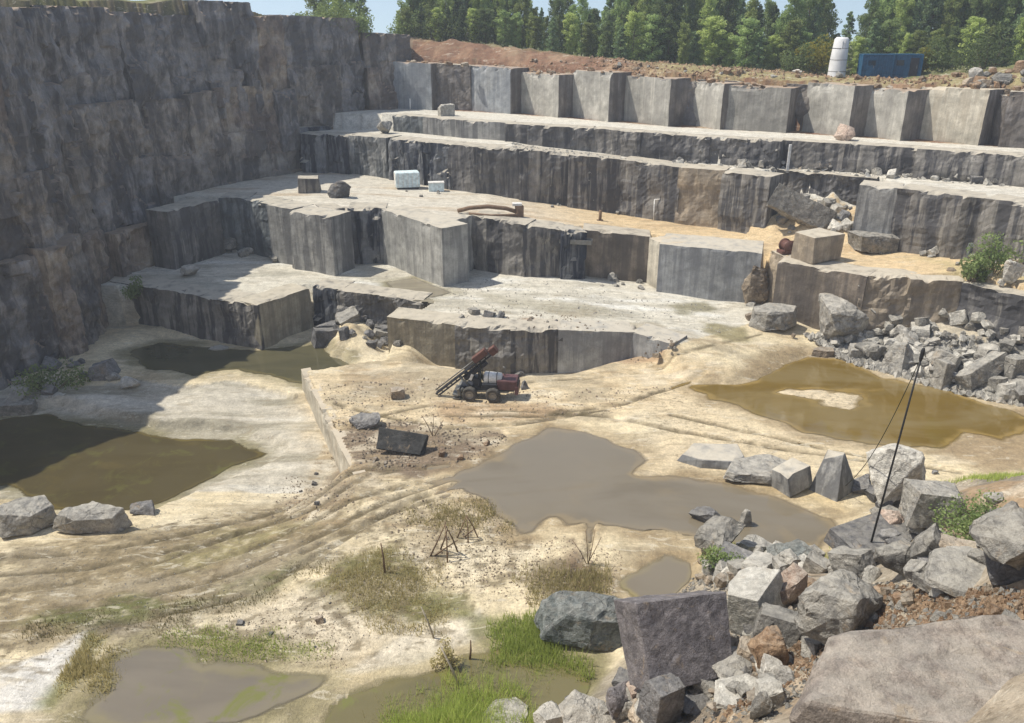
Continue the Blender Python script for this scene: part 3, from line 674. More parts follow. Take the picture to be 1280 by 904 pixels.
def build_wall(segs, zf, zfoot, label, tweak=None, depth=3.0, res=.3, over=.06):
    root = empty('quarry_wall', (0, 0, 0)); tag(root, label, None, None, 'structure')
    for i, (a, b, st) in enumerate(segs):
        A, B = (on_line(a[0], 125), on_line(b[0], 125)) if zf is Z4 else (Wz(a[0], a[1], zf), Wz(b[0], b[1], zf))
        tw = (tweak or {}).get(i, {})
        L = math.hypot(B[0] - A[0], B[1] - A[1]); ux, uy = (B[0] - A[0]) / L, (B[1] - A[1]) / L
        ba, bb = tw.get('back', (0, 0))
        el = tw.get('ext', .12); A = (A[0] - uy * ba - ux * el, A[1] + ux * ba - uy * el); B = (B[0] - uy * bb + ux * .12, B[1] + ux * bb + uy * .12)
        cut = st.startswith('cut') or st in ('blue', 'pale', 'grey', 'tan', 'brown')
        amp = tw.get('amp', .07 if cut else .22)
        zt = tw.get('dz', 0)
        fa, fb = (float(zfoot(*A)), float(zfoot(*B)))
        me = rock_box(A, B, float(zf(A[0])) + over + zt, float(zf(B[0])) + over + zt, fa - .5, fb - .5, tw.get('depth', depth), res, amp, i + len(segs) * 3,
                      M[tw.get('mat', st)], chip=tw.get('chip', .25 if cut else .45), ledge=tw.get('ledge', 0 if cut else .25), colw=tw.get('colw', 0), side=M['split_dark'] if zf is Z4 else None)
        link('rock_face', me, root)
    return root
saw = {i: {'back': (b, 0.)} for i, b in ((3, 1.8), (4, 2.2), (5, 2.6), (6, 2.8), (7, 3.4), (8, .7), (9, 3.0), (10, 3.0), (11, 3.0), (12, 3.2))}
for _i, _z in zip(saw, (.2, -.3, .25, -.1, -.35, -.5, .1, -.1, .2, -.3)): saw[_i].update(dz=_z - .15, chip=.55, amp=.1)
saw[2] = {'back': (1.6, 1.6), 'amp': .3}; saw[1] = {'back': (.2, .2)}
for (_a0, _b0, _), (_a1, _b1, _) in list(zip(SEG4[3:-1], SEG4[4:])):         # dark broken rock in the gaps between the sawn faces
    SEG4.append(((_b0[0] - 12, 100), (_a1[0] + 12, 100), 'split_dark')); saw[len(SEG4) - 1] = {'back': (3.3, 3.0), 'amp': .35, 'dz': -.3, 'ledge': .4, 'depth': 3.5}
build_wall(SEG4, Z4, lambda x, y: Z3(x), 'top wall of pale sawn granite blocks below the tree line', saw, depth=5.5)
build_wall(SEG3, Z3, lambda x, y: Z2(x), 'low dark ledge of rough granite under the top wall', {3: {'amp': .35}, 4: {'amp': .4, 'ledge': .5}, 7: {'amp': .4, 'ledge': .5, 'back': (.5, .5)}, 8: {'amp': .4, 'ledge': .6, 'back': (.6, .4)}}, depth=2.6)
build_wall(SEG2, Z2, lambda x, y: Z1(x), 'long dark granite wall with water streaks in the middle of the quarry', {0: {'colw': 1.2, 'ledge': .35}, 1: {'colw': 1.1, 'ledge': .3}, 3: {'colw': 1.2, 'ledge': .3}, 4: {'colw': 1.4, 'ledge': .3}}, depth=3.2)
build_wall(SEG1, Z1, lambda x, y: ZU(x) - (.9 if x > 24 else 0), 'lower granite wall of sawn blocks behind the pale floor', {0: {'back': (1, 1)}, 4: {'back': (1, 1)}, 5: {'back': (.8, 1.), 'colw': .9, 'ledge': .3}, 10: {'colw': .6, 'ledge': .35},
     13: {'amp': .4, 'back': (1.2, 1.2), 'mat': 'earthy'}, 12: {'depth': 5, 'chip': .12, 'amp': .04}, 15: {'amp': .45, 'ledge': .5}, 16: {'amp': .4, 'ledge': .4}, 17: {'amp': .3, 'ledge': .4}}, depth=3.2)
build_wall(SEGU, ZU, lambda x, y: PIT - 1.0 if x < -11 else -2.6, 'low cut faces at the edge of the pale floor', {4: {'amp': .5, 'ledge': .6}, 6: {'amp': .4, 'ledge': .4}, 3: {'amp': .3, 'colw': .8, 'ledge': .4, 'back': (.6, .6)}, 2: {'chip': .15}}, depth=2.8, res=.25)
# ends of the walls that close the corners
ends = empty('quarry_wall'); tag(ends, 'short rock faces that close the ends of the lower walls', kind='structure')
for (a_, b_, zf_, zb_, st_, bk_) in (((212,266),(276,250),Z1,1.5,'dark',.4), ((112,350),(190,361),ZU,-3.6,'slate',.2), ((809,297.5),(829,306.5),Z1,.4,'cut_warm',.25)):
    A, B = Wz(a_[0], a_[1], zf_), Wz(b_[0], b_[1], zf_); dx, dy = B[0] - A[0], B[1] - A[1]; Ln = math.hypot(dx, dy)
    A = (A[0] - dy / Ln * bk_, A[1] + dx / Ln * bk_); B = (B[0] - dy / Ln * bk_, B[1] + dx / Ln * bk_)
    link('rock_face', rock_box(A, B, float(zf_(A[0])) + .03, float(zf_(B[0])) + .03, zb_, zb_, 3., .3, .06 if st_ == 'cut_warm' else .3, 91 + len(st_), M[st_], chip=.15 if st_ == 'cut_warm' else .4, ledge=0 if st_ == 'cut_warm' else .3), ends)
# back of the notch in the second wall
notch = empty('quarry_wall'); tag(notch, 'recessed dark rock at the back of the rubble notch', kind='structure')
A, B = Wz(955, 219, Z2), Wz(1085, 231, Z2); dx, dy = B[0] - A[0], B[1] - A[1]; Ln = math.hypot(dx, dy)
A = (A[0] - dy / Ln * 4.4, A[1] + dx / Ln * 4.4); B = (B[0] - dy / Ln * 4.4, B[1] + dx / Ln * 4.4)
link('rock_face', rock_box(A, B, 12.4, 12.4, 5.6, 5.6, 2.5, .3, .4, 77, M['dark'], ledge=.6), notch)
# cut step beside the machine's yard
stp = empty('quarry_wall'); tag(stp, 'pale cut step between the shaded pit and the machine yard', kind='structure')
mid = (STEP_A[0] * .55 + STEP_B[0] * .45, STEP_A[1] * .55 + STEP_B[1] * .45)
link('rock_face', rock_box(STEP_A, mid, .05, .03, -3.6, -3.4, .8, .22, .12, 81, M['cut_warm'], chip=.35), stp)
link('rock_face', rock_box(mid, STEP_B, .03, -.05, -3.4, -2.8, .8, .22, .14, 82, M['cut_warm'], chip=.4), stp)

# old left hand wall: tiers of tall split columns
lw = empty('quarry_wall'); tag(lw, 'tall shaded rock wall along the left side of the quarry', kind='structure')
rng = random.Random(5)
def left_tier(line, zt_f, zb, setback, mats, seed0, wmin, wmax, amp):
    k = 0
    for (ax, ay), (bx, by) in zip(line[:-1], line[1:]):
        L = math.hypot(bx - ax, by - ay); ux, uy = (bx - ax) / L, (by - ay) / L; s = 0
        while s < L - .5:
            w = min(rng.uniform(wmin, wmax), L - s)
            if L - s - w < 1.5: w = L - s
            off = setback + rng.uniform(-.55, .55)
            a = (ax + ux * s - uy * off, ay + uy * s + ux * off); e = s + w + .15
            off2 = off + rng.uniform(-.3, .3)
            b = (ax + ux * e - uy * off2, ay + uy * e + ux * off2)
            zt = zt_f(ay + uy * s) + rng.uniform(-1.3, .5)
            link('rock_face', rock_box(a, b, zt, zt + rng.uniform(-.4, .4), zb, zb, 4.5, .24, amp * rng.uniform(.7, 1.2), seed0 + k, M[rng.choice(mats)], chip=.6, ledge=rng.uniform(.22, .5), colw=rng.choice([1.4, 2.4, 3.6, 5.5]), lean=rng.uniform(0., .04)), lw)
            s += w; k += 1
left_tier(LEFT[1:], lambda y: float(np.interp(y, [60, 100, 112, 122], [28.4, 29.3, 27.6, 24.6])), 16.3, 1.5, ['left', 'left', 'left2', 'left3'], 400, 6, 13, .75)
left_tier(LEFT[1:], lambda y: 20.6 + 1.6 * math.sin(y * .7), 11.5, 1.0, ['left', 'left2', 'left', 'left3'], 420, 5, 12, .75)
left_tier(LEFT[1:], lambda y: 14.4, 5., .5, ['left', 'left3', 'left', 'streak'], 440, 5, 11, .6)
left_tier(LEFT[1:8], lambda y: float(np.interp(y, [60, 72, 80, 100], [9.2, 8.3, 7.2, 8.4])), -4.2, -.9, ['left', 'left2', 'left3'], 480, 4, 9, .7)

# ------------------------------------------------------------------ rocks
def rock_mesh(seed, style, dims, mat, cuts=2, rough=.035, levels=4):
    """an angular stone about dims = (width, depth, height) with its base at z = 0"""
    rg = random.Random(seed); bm = bmesh.new()
    if style == 'block':
        pts = [Vector((sx * .5, sy * .5, sz * .5)) for sx in (-1, 1) for sy in (-1, 1) for sz in (-1, 1)]
        pts = [p + Vector((rg.uniform(-.07, .07), rg.uniform(-.07, .07), rg.uniform(-.07, .07))) for p in pts]
    elif style == 'slab':
        n = rg.randint(6, 8); pts = []
        for k in range(n):
            a = 2 * math.pi * (k + rg.uniform(-.3, .3)) / n; r = rg.uniform(.42, .56); q = rg.uniform(.8, .98)
            pts += [Vector((math.cos(a) * r, math.sin(a) * r, -.5 + rg.uniform(0, .12))), Vector((math.cos(a) * r * q, math.sin(a) * r * q, .5 - rg.uniform(0, .2)))]
    elif style == 'wedge':
        pts = [Vector(p) for p in ((-.5, -.5, -.5), (.5, -.5, -.5), (.5, .5, -.5), (-.5, .5, -.5), (-.12, -.2, .5), (.1, -.1, .46), (.02, .4, .42), (-.25, .3, .3))]
    else:
        pts = []
        for k in range(15):
            v = Vector((rg.gauss(0, 1), rg.gauss(0, 1), rg.gauss(0, 1))).normalized()
            m = max(abs(v.x), abs(v.y), abs(v.z)); v = v * (.5 / m) * (.55 + .45 * m)
            pts.append(v * rg.uniform(.88, 1.08))
    for p in pts: bm.verts.new(p)
    bmesh.ops.convex_hull(bm, input=bm.verts[:])
    bmesh.ops.delete(bm, geom=[v for v in bm.verts if not v.link_faces], context='VERTS')
    for k in range(cuts):
        nrm = Vector((rg.uniform(-1, 1), rg.uniform(-1, 1), rg.uniform(-.2, 1))).normalized()
        ext = max(v.co.dot(nrm) for v in bm.verts)
        r = bmesh.ops.bisect_plane(bm, geom=bm.verts[:] + bm.edges[:] + bm.faces[:], plane_co=nrm * ext * rg.uniform(.72, .9), plane_no=nrm, clear_outer=True)
        ed = [e for e in r['geom_cut'] if isinstance(e, bmesh.types.BMEdge)]
        if ed: bmesh.ops.holes_fill(bm, edges=ed)
    bmesh.ops.dissolve_limit(bm, angle_limit=.06, verts=bm.verts[:], edges=bm.edges[:])
    bmesh.ops.scale(bm, vec=dims, verts=bm.verts[:])
    sz = max(dims)
    bmesh.ops.bevel(bm, geom=bm.edges[:], offset=sz * .008, segments=1, affect='EDGES', clamp_overlap=True)
    bmesh.ops.triangulate(bm, faces=bm.faces[:])
    for it in range(levels):
        long = [e for e in bm.edges if e.calc_length() > sz * (.3, .17, .11, .06)[it]]
        if long: bmesh.ops.subdivide_edges(bm, edges=long, cuts=1); bmesh.ops.triangulate(bm, faces=[f for f in bm.faces if len(f.verts) > 3])
    bm.normal_update()
    co = np.array([v.co[:] for v in bm.verts]); no = np.array([v.normal[:] for v in bm.verts]); f = 2.4 / sz
    d = fbm(co[:, 0] * f + seed, co[:, 1] * f, co[:, 2] * f, seed % 97, 3) * rough * sz + np.round(vnoise(co[:, 0] * f * .8 + seed, co[:, 1] * f * .8, co[:, 2] * f * 1.2, 7) * 2) / 2 * rough * .6 * sz + (np.abs(fbm(co[:, 0] * f * 3 + seed, co[:, 1] * f * 3, co[:, 2] * f * 3, 19, 3)) - .2) * rough * .7 * sz
    co = co + no * d[:, None]; co[:, 2] -= co[:, 2].min()
    for v, c in zip(bm.verts, co): v.co = c
    return mesh_bm('stone', bm, mat)

_seed = [1000]
def rock(name, label, bx, by, wpx, hpx, mat='stone', style='angular', yaw=0., tilt=(0, 0), dr=.8, cuts=2, cat='rock', group=None, sink=.1, rough=.045, hfix=None, pos=None):
    """a stone whose foot stands where the photo shows (bx, by), about wpx wide and hpx high there"""
    _seed[0] += 1
    p, dist = hit(bx, by)
    dep = math.asin(min(.95, (CAMZ - p.z) / dist)); w = wpx * dist / FPX; d = w * dr
    h = hfix * dist / FPX if hfix else max((hpx * dist / FPX - d * math.sin(dep) * .75) / math.cos(dep), .28 * w)
    o = link(name, rock_mesh(_seed[0], style, (w, d, h), M[mat], cuts, rough))
    rot = Matrix.Rotation(yaw, 3, 'Z') @ Matrix.Rotation(tilt[1], 3, 'Y') @ Matrix.Rotation(tilt[0], 3, 'X')
    co = np.array([v.co[:] for v in o.data.vertices]) @ np.array(rot).T
    sc = np.ones(3); c = p + Vector((p.x, p.y, 0)).normalized() * d * .42
    for it in range(5):                                    # settle the stone: size and foot as in the photo
        q = co * sc; base = min(p.z, gz(c.x, c.y) + .2 * h) - sink * h * sc[2]
        q = q + np.array([c.x, c.y, base - q[:, 2].min()]); u, v = to_px(q)
        f = np.clip(wpx / (u.max() - u.min()), .6, 1.6); sc[:2] *= f
        fz = np.clip((hpx / (v.max() - v.min()) / f) ** 1.3, .6, 1.5) if not hfix else 1.
        sc[2] = np.clip(sc[2] * f * fz, sc[0] * .4, sc[0] * 2.2)
        if hfix: sc[1] *= np.clip((hpx / (v.max() - v.min())) ** 1.2, .6, 1.5)
        c.x += (bx - (u.max() + u.min()) / 2) * dist / FPX * .9
        c.y += np.clip((v.max() - by) * dist / (FPX * max(.3, math.sin(dep))) * .5, -2, 2)
    q = co * sc; base = min(p.z, gz(c.x, c.y) + .2 * h) - sink * h * sc[2] - q[:, 2].min()
    o.data.vertices.foreach_set('co', q.astype(np.float32).ravel()); o.data.update()
    o.location = (c.x, c.y, base)
    return tag(o, label, cat, group)

E_ = R
# big stones of the near heap
rock('stone_slab', 'huge flat lilac-grey granite slab in the bottom right corner', 1195, 965, 430, 182, 'slab', 'slab', .35, (R(4), R(-5)), .8, 1, 'slab', hfix=26, rough=.018)
rock('stone_block', 'big dark violet granite block with a flat face beside the small brown puddle', 842, 868, 150, 130, 'stone_vd', 'block', .34, (R(-34), R(6)), .5, 1, 'stone block', rough=.02)
rock('stone_block', 'bright-faced angular block standing just right of the violet block', 948, 800, 78, 92, 'stone_ww', 'block', .85, (R(-16), R(-8)), .8, 2, 'stone block', rough=.02)
rock('boulder', 'tall rough grey boulder heaped with gravel in the middle of the near heap', 1048, 815, 112, 104, 'stone', 'angular', .3, (0, 0), .7, 4, 'boulder', rough=.08)
rock('boulder', 'rounded pinkish-grey stone leaning on the tall rough boulder', 985, 765, 50, 62, 'stone_p', 'angular', .2, (0, R(8)), .7, 1, 'boulder')
rock('boulder', 'craggy light grey stone above the white flat stone', 908, 862, 74, 58, 'stone', 'angular', .9, (0, 0), .8, 2, 'boulder')
rock('stone_slab', 'small bright white flat stone near the bottom edge', 924, 890, 64, 36, 'stone_ww', 'slab', .3, (R(14), R(-8)), .7, 1, 'slab')
rock('stone', 'small pale upright stone right of the white flat stone', 952, 900, 30, 36, 'stone', 'angular', .1, (0, 0), .7, 1, 'stone')
rock('boulder', 'blackish green layered boulder beside the tall grass', 728, 815, 122, 76, 'stone_g', 'slab', -.3, (R(-6), R(6)), .65, 2, 'boulder', hfix=52, rough=.075)
rock('stone_block', 'dark square block with a black end at the bottom of the near heap', 826, 916, 62, 74, 'stone_d', 'block', .55, (0, R(8)), .8, 1, 'stone block')
rock('stone', 'orange-tinted stone tucked behind the dark square block', 803, 885, 42, 42, 'stone_p', 'block', .2, (0, R(-10)), .8, 2, 'stone')
rock('stone', 'pale wedge of stone at the bottom edge by the grass', 738, 918, 80, 56, 'stone', 'angular', -.5, (0, R(18)), .8, 2, 'stone')
rock('stone', 'white-topped small stone at the bottom edge right of the grass', 688, 918, 44, 42, 'stone_w', 'block', .5, (0, R(6)), .8, 2, 'stone')
rock('stone', 'mottled violet stone standing between the pale wedge and the orange stone', 776, 900, 38, 50, 'stone_v', 'angular', .5, (0, 0), .7, 2, 'stone')
rock('stone', 'flat grey stone at the bottom edge in front of the grass', 625, 925, 70, 40, 'stone', 'angular', .5, (0, 0), .7, 2, 'stone')
rock('stone_slab', 'black-sided flat-topped slab at the foot of the black pole', 1090, 712, 122, 74, 'stone_d', 'block', .38, (R(4), R(-4)), .6, 1, 'slab', rough=.015)
rock('stone', 'light grey jagged stone right of the pole foot', 1128, 728, 74, 54, 'stone', 'angular', .1, (0, 0), .7, 2, 'stone')
rock('stone', 'grey cracked stone behind the jagged one near the pole', 1160, 716, 46, 62, 'stone', 'angular', .8, (0, 0), .8, 2, 'stone')
rock('stone_slab', 'dark reddish plank-shaped slab right of the pole', 1196, 702, 66, 36, 'stone_b', 'block', -.3, (0, R(12)), .55, 1, 'slab')
rock('boulder', 'smooth pale rounded boulder at the right edge of the heap', 1212, 752, 118, 66, 'stone', 'slab', .2, (R(5), R(-6)), .8, 2, 'boulder', rough=.03)
rock('boulder', 'big grey boulder cut off by the right edge beside the weeds', 1276, 722, 130, 96, 'stone', 'angular', .7, (0, 0), .8, 2, 'boulder')
rock('stone_block', 'grey-green block with a pale top among the weeds', 1166, 668, 86, 70, 'stone', 'block', -.12, (R(-4), R(3)), .7, 1, 'stone block')
rock('stone_block', 'faceted block with a white lit top behind the pole', 1120, 632, 76, 78, 'stone_w', 'angular', .4, (0, R(4)), .8, 2, 'stone block')
rock('stone_block', 'upright wedge-shaped grey block at the brown pool shore', 1041, 634, 64, 72, 'grey', 'wedge', .7, (0, 0), .75, 0, 'stone block', rough=.012)
rock('stone_block', 'squat grey cut block left of the wedge-shaped block', 990, 622, 52, 50, 'grey', 'block', .5, (R(-6), R(-8)), .75, 1, 'stone block', rough=.012)
rock('stone_slab', 'dark-sided flat slab lying on the pool shore', 946, 606, 84, 36, 'stone', 'slab', .2, (0, R(5)), .6, 1, 'slab')
rock('stone_slab', 'broad pale slab at the far left of the row on the pool shore', 888, 590, 84, 36, 'blue', 'slab', -.15, (R(6), 0), .7, 0, 'slab', hfix=14, rough=.015)
rock('boulder', 'lumpy grey boulder in the near pool edge with moss below', 900, 690, 66, 48, 'stone', 'angular', .3, (0, 0), .8, 2, 'boulder')
rock('stone', 'pointed grey shard beside the lumpy boulder', 931, 672, 26, 36, 'stone', 'wedge', .2, (0, 0), .6, 0, 'stone')
rock('stone_slab', 'small flat cream slab by the lumpy boulder', 944, 694, 46, 26, 'stone_w', 'slab', 0, (0, R(6)), .7, 1, 'slab')
rock('stone', 'dark grey slab leaning below the lumpy boulder', 922, 716, 56, 40, 'stone_d', 'block', -.5, (0, R(20)), .6, 1, 'stone')
rock('boulder', 'mossy dark stone at the foot of the near heap', 990, 712, 64, 40, 'stone_g', 'angular', 0, (0, 0), .7, 2, 'boulder')
rock('stone', 'yellowish stone left of the grey-green block', 1120, 668, 46, 32, 'stone_p', 'angular', .3, (0, 0), .8, 2, 'stone')
rock('stone', 'grey stone wedged under the smooth pale boulder', 1165, 745, 50, 30, 'stone', 'angular', .3, (0, 0), .8, 2, 'stone')
rock('stone', 'brown crumbling lump of rock and earth in the near heap', 962, 845, 56, 64, 'clod', 'angular', .3, (0, 0), .8, 2, 'stone', rough=.06)
# left foreground
rock('boulder', 'large dark-fronted boulder at the edge of the shaded pool', 116, 668, 100, 42, 'stone', 'slab', .1, (R(8), R(4)), .6, 2, 'boulder', hfix=30)
rock('boulder', 'broad grey boulder at the left edge by the shaded pool', 32, 672, 84, 54, 'stone', 'slab', .3, (R(4), R(8)), .8, 2, 'boulder', hfix=30)
rock('stone', 'small dark stone right of the large dark-fronted boulder', 178, 645, 32, 20, 'stone_d', 'angular', .2, (0, 0), .8, 1, 'stone')
# machine yard
rock('stone_slab', 'black tilted slab lying in brown debris below the machine', 503, 570, 66, 36, 'black', 'block', -.12, (R(-30), R(10)), .14, 0, 'slab', rough=.008)
rock('boulder', 'dark low heap of rock left of the black slab', 456, 537, 40, 22, 'stone_d', 'angular', .3, (0, 0), .8, 1, 'boulder', rough=.07)
rock('stone', 'dark brown upright stump-like stone left of the machine', 497, 501, 20, 18, 'stone_b', 'block', .2, (0, 0), .8, 2, 'stone', rough=.05)
rock('stone', 'small pointed dark stone right of the machine', 656, 489, 12, 14, 'stone_d', 'wedge', .2, (0, 0), .8, 0, 'stone')
rock('boulder', 'white-topped grey boulder standing alone on the floor below the brown wall', 966, 414, 62, 36, 'stone', 'slab', .15, (0, 0), .6, 1, 'boulder', hfix=26)
rock('boulder', 'reddish round boulder on the ledge under the top wall', 1056, 178, 28, 24, 'stone_p', 'angular', .2, (0, 0), .9, 1, 'boulder')
rock('boulder', 'white boulder on the ledge near the left end of the top wall', 558, 146, 22, 17, 'stone_w', 'block', .3, (0, 0), .8, 2, 'boulder')
rock('boulder', 'pale boulder in the shaded corner of the middle wall', 481, 168, 20, 17, 'stone', 'angular', .3, (0, 0), .8, 1, 'boulder')
rock('boulder', 'round grey boulder beside the cut block on the shaded bench', 424, 250, 30, 24, 'stone_d', 'angular', .3, (0, 0), .8, 1, 'boulder')
rock('stone_block', 'small square grey block at the foot of the shaded wall', 387, 243, 30, 24, 'slate', 'block', .1, (0, 0), .7, 0, 'stone block', rough=.015)
rock('stone_slab', 'flat-topped pale slab with a dark end before the big middle block', 1092, 318, 66, 30, 'stone', 'block', .1, (0, R(2)), .6, 2, 'slab')
rock('stone_slab', 'long leaning slab in the rubble notch of the middle wall', 1002, 294, 90, 58, 'stone', 'block', -.3, (R(-16), R(24)), .35, 1, 'slab', hfix=30)
rock('boulder', 'big pale craggy rock leaning on the dark brown wall', 1056, 432, 66, 66, 'stone', 'angular', .3, (0, 0), .7, 2, 'boulder', rough=.05)
rock('boulder', 'tall craggy stone above the big pale one at the right wall', 1082, 392, 36, 52, 'stone', 'angular', .9, (0, 0), .7, 2, 'boulder', rough=.05)
rock('boulder', 'brown crumbling rock pile corner right of the blue-grey block face', 948, 386, 42, 62, 'stone_b', 'angular', .4, (0, 0), .7, 2, 'boulder', rough=.07)
rock('stone', 'pointed pale wedge stone in the rubble along the right shore', 1126, 474, 48, 48, 'stone', 'wedge', .5, (0, 0), .8, 1, 'stone')
rock('stone_slab', 'large leaning pale slab in the rubble along the right shore', 1228, 488, 76, 50, 'stone', 'block', .5, (R(-20), R(-24)), .45, 1, 'slab', hfix=24)
rock('stone_block', 'square grey block in the rubble at the right edge', 1266, 492, 40, 50, 'stone', 'block', .4, (0, R(-5)), .8, 1, 'stone block')
rock('stone_block', 'grey block standing between rubble stones near the pole top', 1178, 490, 34, 42, 'stone', 'block', .5, (0, R(6)), .8, 2, 'stone block')
rock('stone', 'flat brown stone lying in the ochre pool shore', 1029, 447, 30, 14, 'stone_b', 'slab', 0, (0, 0), .6, 1, 'stone')
rock('stone_block', 'grey-green boulder block on the bench at the right edge', 1214, 325, 30, 26, 'stone_g', 'block', .2, (0, 0), .8, 2, 'stone block')
rock('boulder', 'pale big boulder on the bench cut off by the right edge', 1270, 312, 46, 46, 'stone_b', 'angular', .2, (0, 0), .8, 2, 'boulder')
rock('stone', 'pale stone in the weeds at the right edge above the dark wall', 1268, 356, 30, 32, 'stone_w', 'angular', .2, (0, 0), .8, 2, 'stone')
rock('stone_slab', 'thin light slab leaning on the left end of the lower wall', 284, 314, 26, 42, 'stone', 'block', .1, (R(-14), R(-14)), .3, 1, 'slab', hfix=40)
rock('stone', 'pale stone at the foot of the shaded left cleft', 238, 346, 26, 16, 'stone_w', 'angular', .1, (0, 0), .8, 1, 'stone')
rock('stone_slab', 'pale low concrete-like slab at the water edge far left', 10, 524, 78, 26, 'stone', 'block', .1, (0, 0), .6, 0, 'slab', hfix=22, rough=.01)
rock('stone', 'white broken stone on the silt of the shaded pit', 163, 486, 26, 16, 'stone_w', 'angular', .1, (0, 0), .8, 2, 'stone')
rock('stone_slab', 'flat pale slab on the silt left of the shaded pool', 72, 500, 44, 10, 'stone_w', 'slab', .1, (0, 0), .8, 0, 'slab')
rock('stone', 'low jumble stone standing in the rear pool by the left block', 252, 468, 56, 20, 'stone', 'slab', .1, (0, 0), .6, 2, 'stone')
rock('stone_slab', 'pale flat slab at the foot of the left block', 274, 441, 28, 10, 'stone_w', 'slab', .1, (0, 0), .6, 0, 'slab')

# countable rubble: stones that share a look, grouped by where they lie
def variants(n, mat, seed, styles=('angular', 'block', 'angular', 'slab')):
    return [rock_mesh(seed + k, styles[k % len(styles)], (1, random.Random(seed + k).uniform(.65, 1.), random.Random(seed * 3 + k).uniform(.5, .85)), M[mat], 3, .06, 3) for k in range(n)]
LIB = {m: variants(7, m, 5000 + 31 * i) for i, m in enumerate(('stone', 'stone_w', 'stone_d', 'clod', 'stone_b'))}
rub = random.Random(77)
def inpoly(poly):
    P = np.array(poly); a, b = P.min(0), P.max(0)
    while True:
        q = (rub.uniform(a[0], b[0]), rub.uniform(a[1], b[1]))
        if sdist(poly, np.array([q[0]]), np.array([q[1]]))[0] > 0: return q
def rubble(n, pixpoly, smin, smax, mats, label, group, name='rubble_stone', lift=0.):
    for _ in range(n):
        px, py = inpoly(pixpoly); p, dist = hit(px, py); hz = Vector((p.x, p.y, 0)).normalized()
        for _j in range(6):                                # a spot on a rock face: the stone lies at its foot
            q = p - hz * .6
            if p.z - gz(q.x, q.y) < .55: break
            p = Vector((q.x, q.y, gz(q.x, q.y)))
        s = smin * (smax / smin) ** (rub.random() ** 1.6) * dist / FPX
        o = link(name, rub.choice(LIB[rub.choice(mats)])); o.scale = (s, s * rub.uniform(.8, 1.2), s * rub.uniform(.8, 1.2))
        o.rotation_euler = (rub.uniform(-.5, .5), rub.uniform(-.5, .5), rub.uniform(0, 6.28)); o.location = p + Vector((0, 0, -.18 * s + lift * rub.random()))
        tag(o, label, 'stone', group)
rubble(80, [(1010,425),(1060,432),(1110,424),(1200,436),(1290,446),(1290,505),(1200,486),(1130,468),(1060,446)], 9, 40, ['stone', 'stone_w', 'stone_w', 'stone'], 'angular grey stone in the rubble bank along the right-hand shore', 'rubble bank on the right-hand shore', lift=.8)
rubble(50, [(975,262),(1015,232),(1072,238),(1072,290),(1035,296),(985,292)], 6, 22, ['stone', 'stone_d', 'stone_w'], 'small broken stone in the rubble notch of the middle wall', 'rubble in the notch of the middle wall', 'broken_stone')
rubble(34, [(985,210),(1100,206),(1230,214),(1290,222),(1290,238),(1150,226),(1000,216)], 5, 16, ['stone', 'stone_w', 'stone_d'], 'small pale stone on the second ledge right of centre', 'stones on the second ledge', 'ledge_stone')
rubble(14, [(800,182),(885,186),(970,196),(970,212),(880,204),(800,192)], 5, 18, ['stone', 'stone_d', 'stone_w'], 'small broken stone on the second ledge near its middle', 'stones on the middle of the second ledge')
rubble(44, [(398,430),(420,378),(515,382),(484,432),(440,440)], 7, 30, ['stone', 'stone_d', 'stone_d'], 'dark broken stone piled under the rough edge left of the machine', 'stones under the rough edge of the pale floor', 'broken_stone')
rubble(12, [(560,388),(660,396),(740,404),(720,410),(640,410),(570,402)], 4, 14, ['stone', 'stone_b', 'stone_d'], 'loose stone along the lip of the crescent cut face', 'stones along the crescent cut lip')
rubble(6, [(820,430),(850,425),(850,445),(825,445)], 4, 9, ['stone', 'stone_b'], 'loose stone at the right tip of the crescent cut', 'stones at the tip of the crescent cut')
rubble(10, [(735,350),(800,350),(810,362),(740,358)], 5, 18, ['stone', 'stone_w'], 'grey stone in the small heap under the brown wall', 'small heap under the brown wall')
rubble(8, [(925,372),(960,395),(1000,408),(1030,425),(1000,425),(940,400)], 5, 15, ['stone', 'stone_b', 'stone_w'], 'stone scattered around the lone white-topped boulder', 'stones around the lone boulder')
rubble(7, [(1060,308),(1180,316),(1205,326),(1110,324)], 4, 12, ['stone_w', 'stone'], 'small pale stone at the foot of the big middle block', 'stones at the foot of the big middle block')
rubble(16, [(1150,325),(1230,300),(1290,300),(1290,362),(1200,348)], 6, 20, ['stone', 'stone_b', 'stone_w'], 'stone on the weedy bench at the right edge', 'stones on the weedy right bench')
rubble(14, [(0,470),(80,450),(170,448),(180,485),(110,495),(30,500)], 7, 26, ['stone', 'stone_d'], 'shaded stone at the foot of the tall left wall', 'stones under the left wall')
rubble(8, [(215,335),(300,312),(420,320),(300,330),(240,350)], 5, 14, ['stone', 'stone_w'], 'shaded stone on the pale floor under the left corner', 'stones in the left corner')
rubble(6, [(480,282),(500,235),(560,238),(800,268),(940,286),(790,272),(600,250)], 4, 10, ['stone', 'stone_w'], 'small stone on the sunny bench below the middle wall', 'stones on the sunny bench')
rubble(46, [(870,700),(960,730),(1080,740),(1180,740),(1290,770),(1290,800),(1100,800),(980,830),(900,900),(800,900),(780,860),(860,870),(900,800)], 9, 34, ['stone', 'stone', 'stone_w', 'stone_b', 'clod'], 'fist to head sized stone lying loose on the near heap', 'loose stones on the near heap')
rubble(50, [(1100,735),(1290,735),(1290,790),(1180,790),(1000,860),(960,900),(900,904),(980,820)], 8, 22, ['clod', 'clod', 'stone_b'], 'brown clod of earth on the near heap', 'earth clods on the near heap', name='earth_clod')
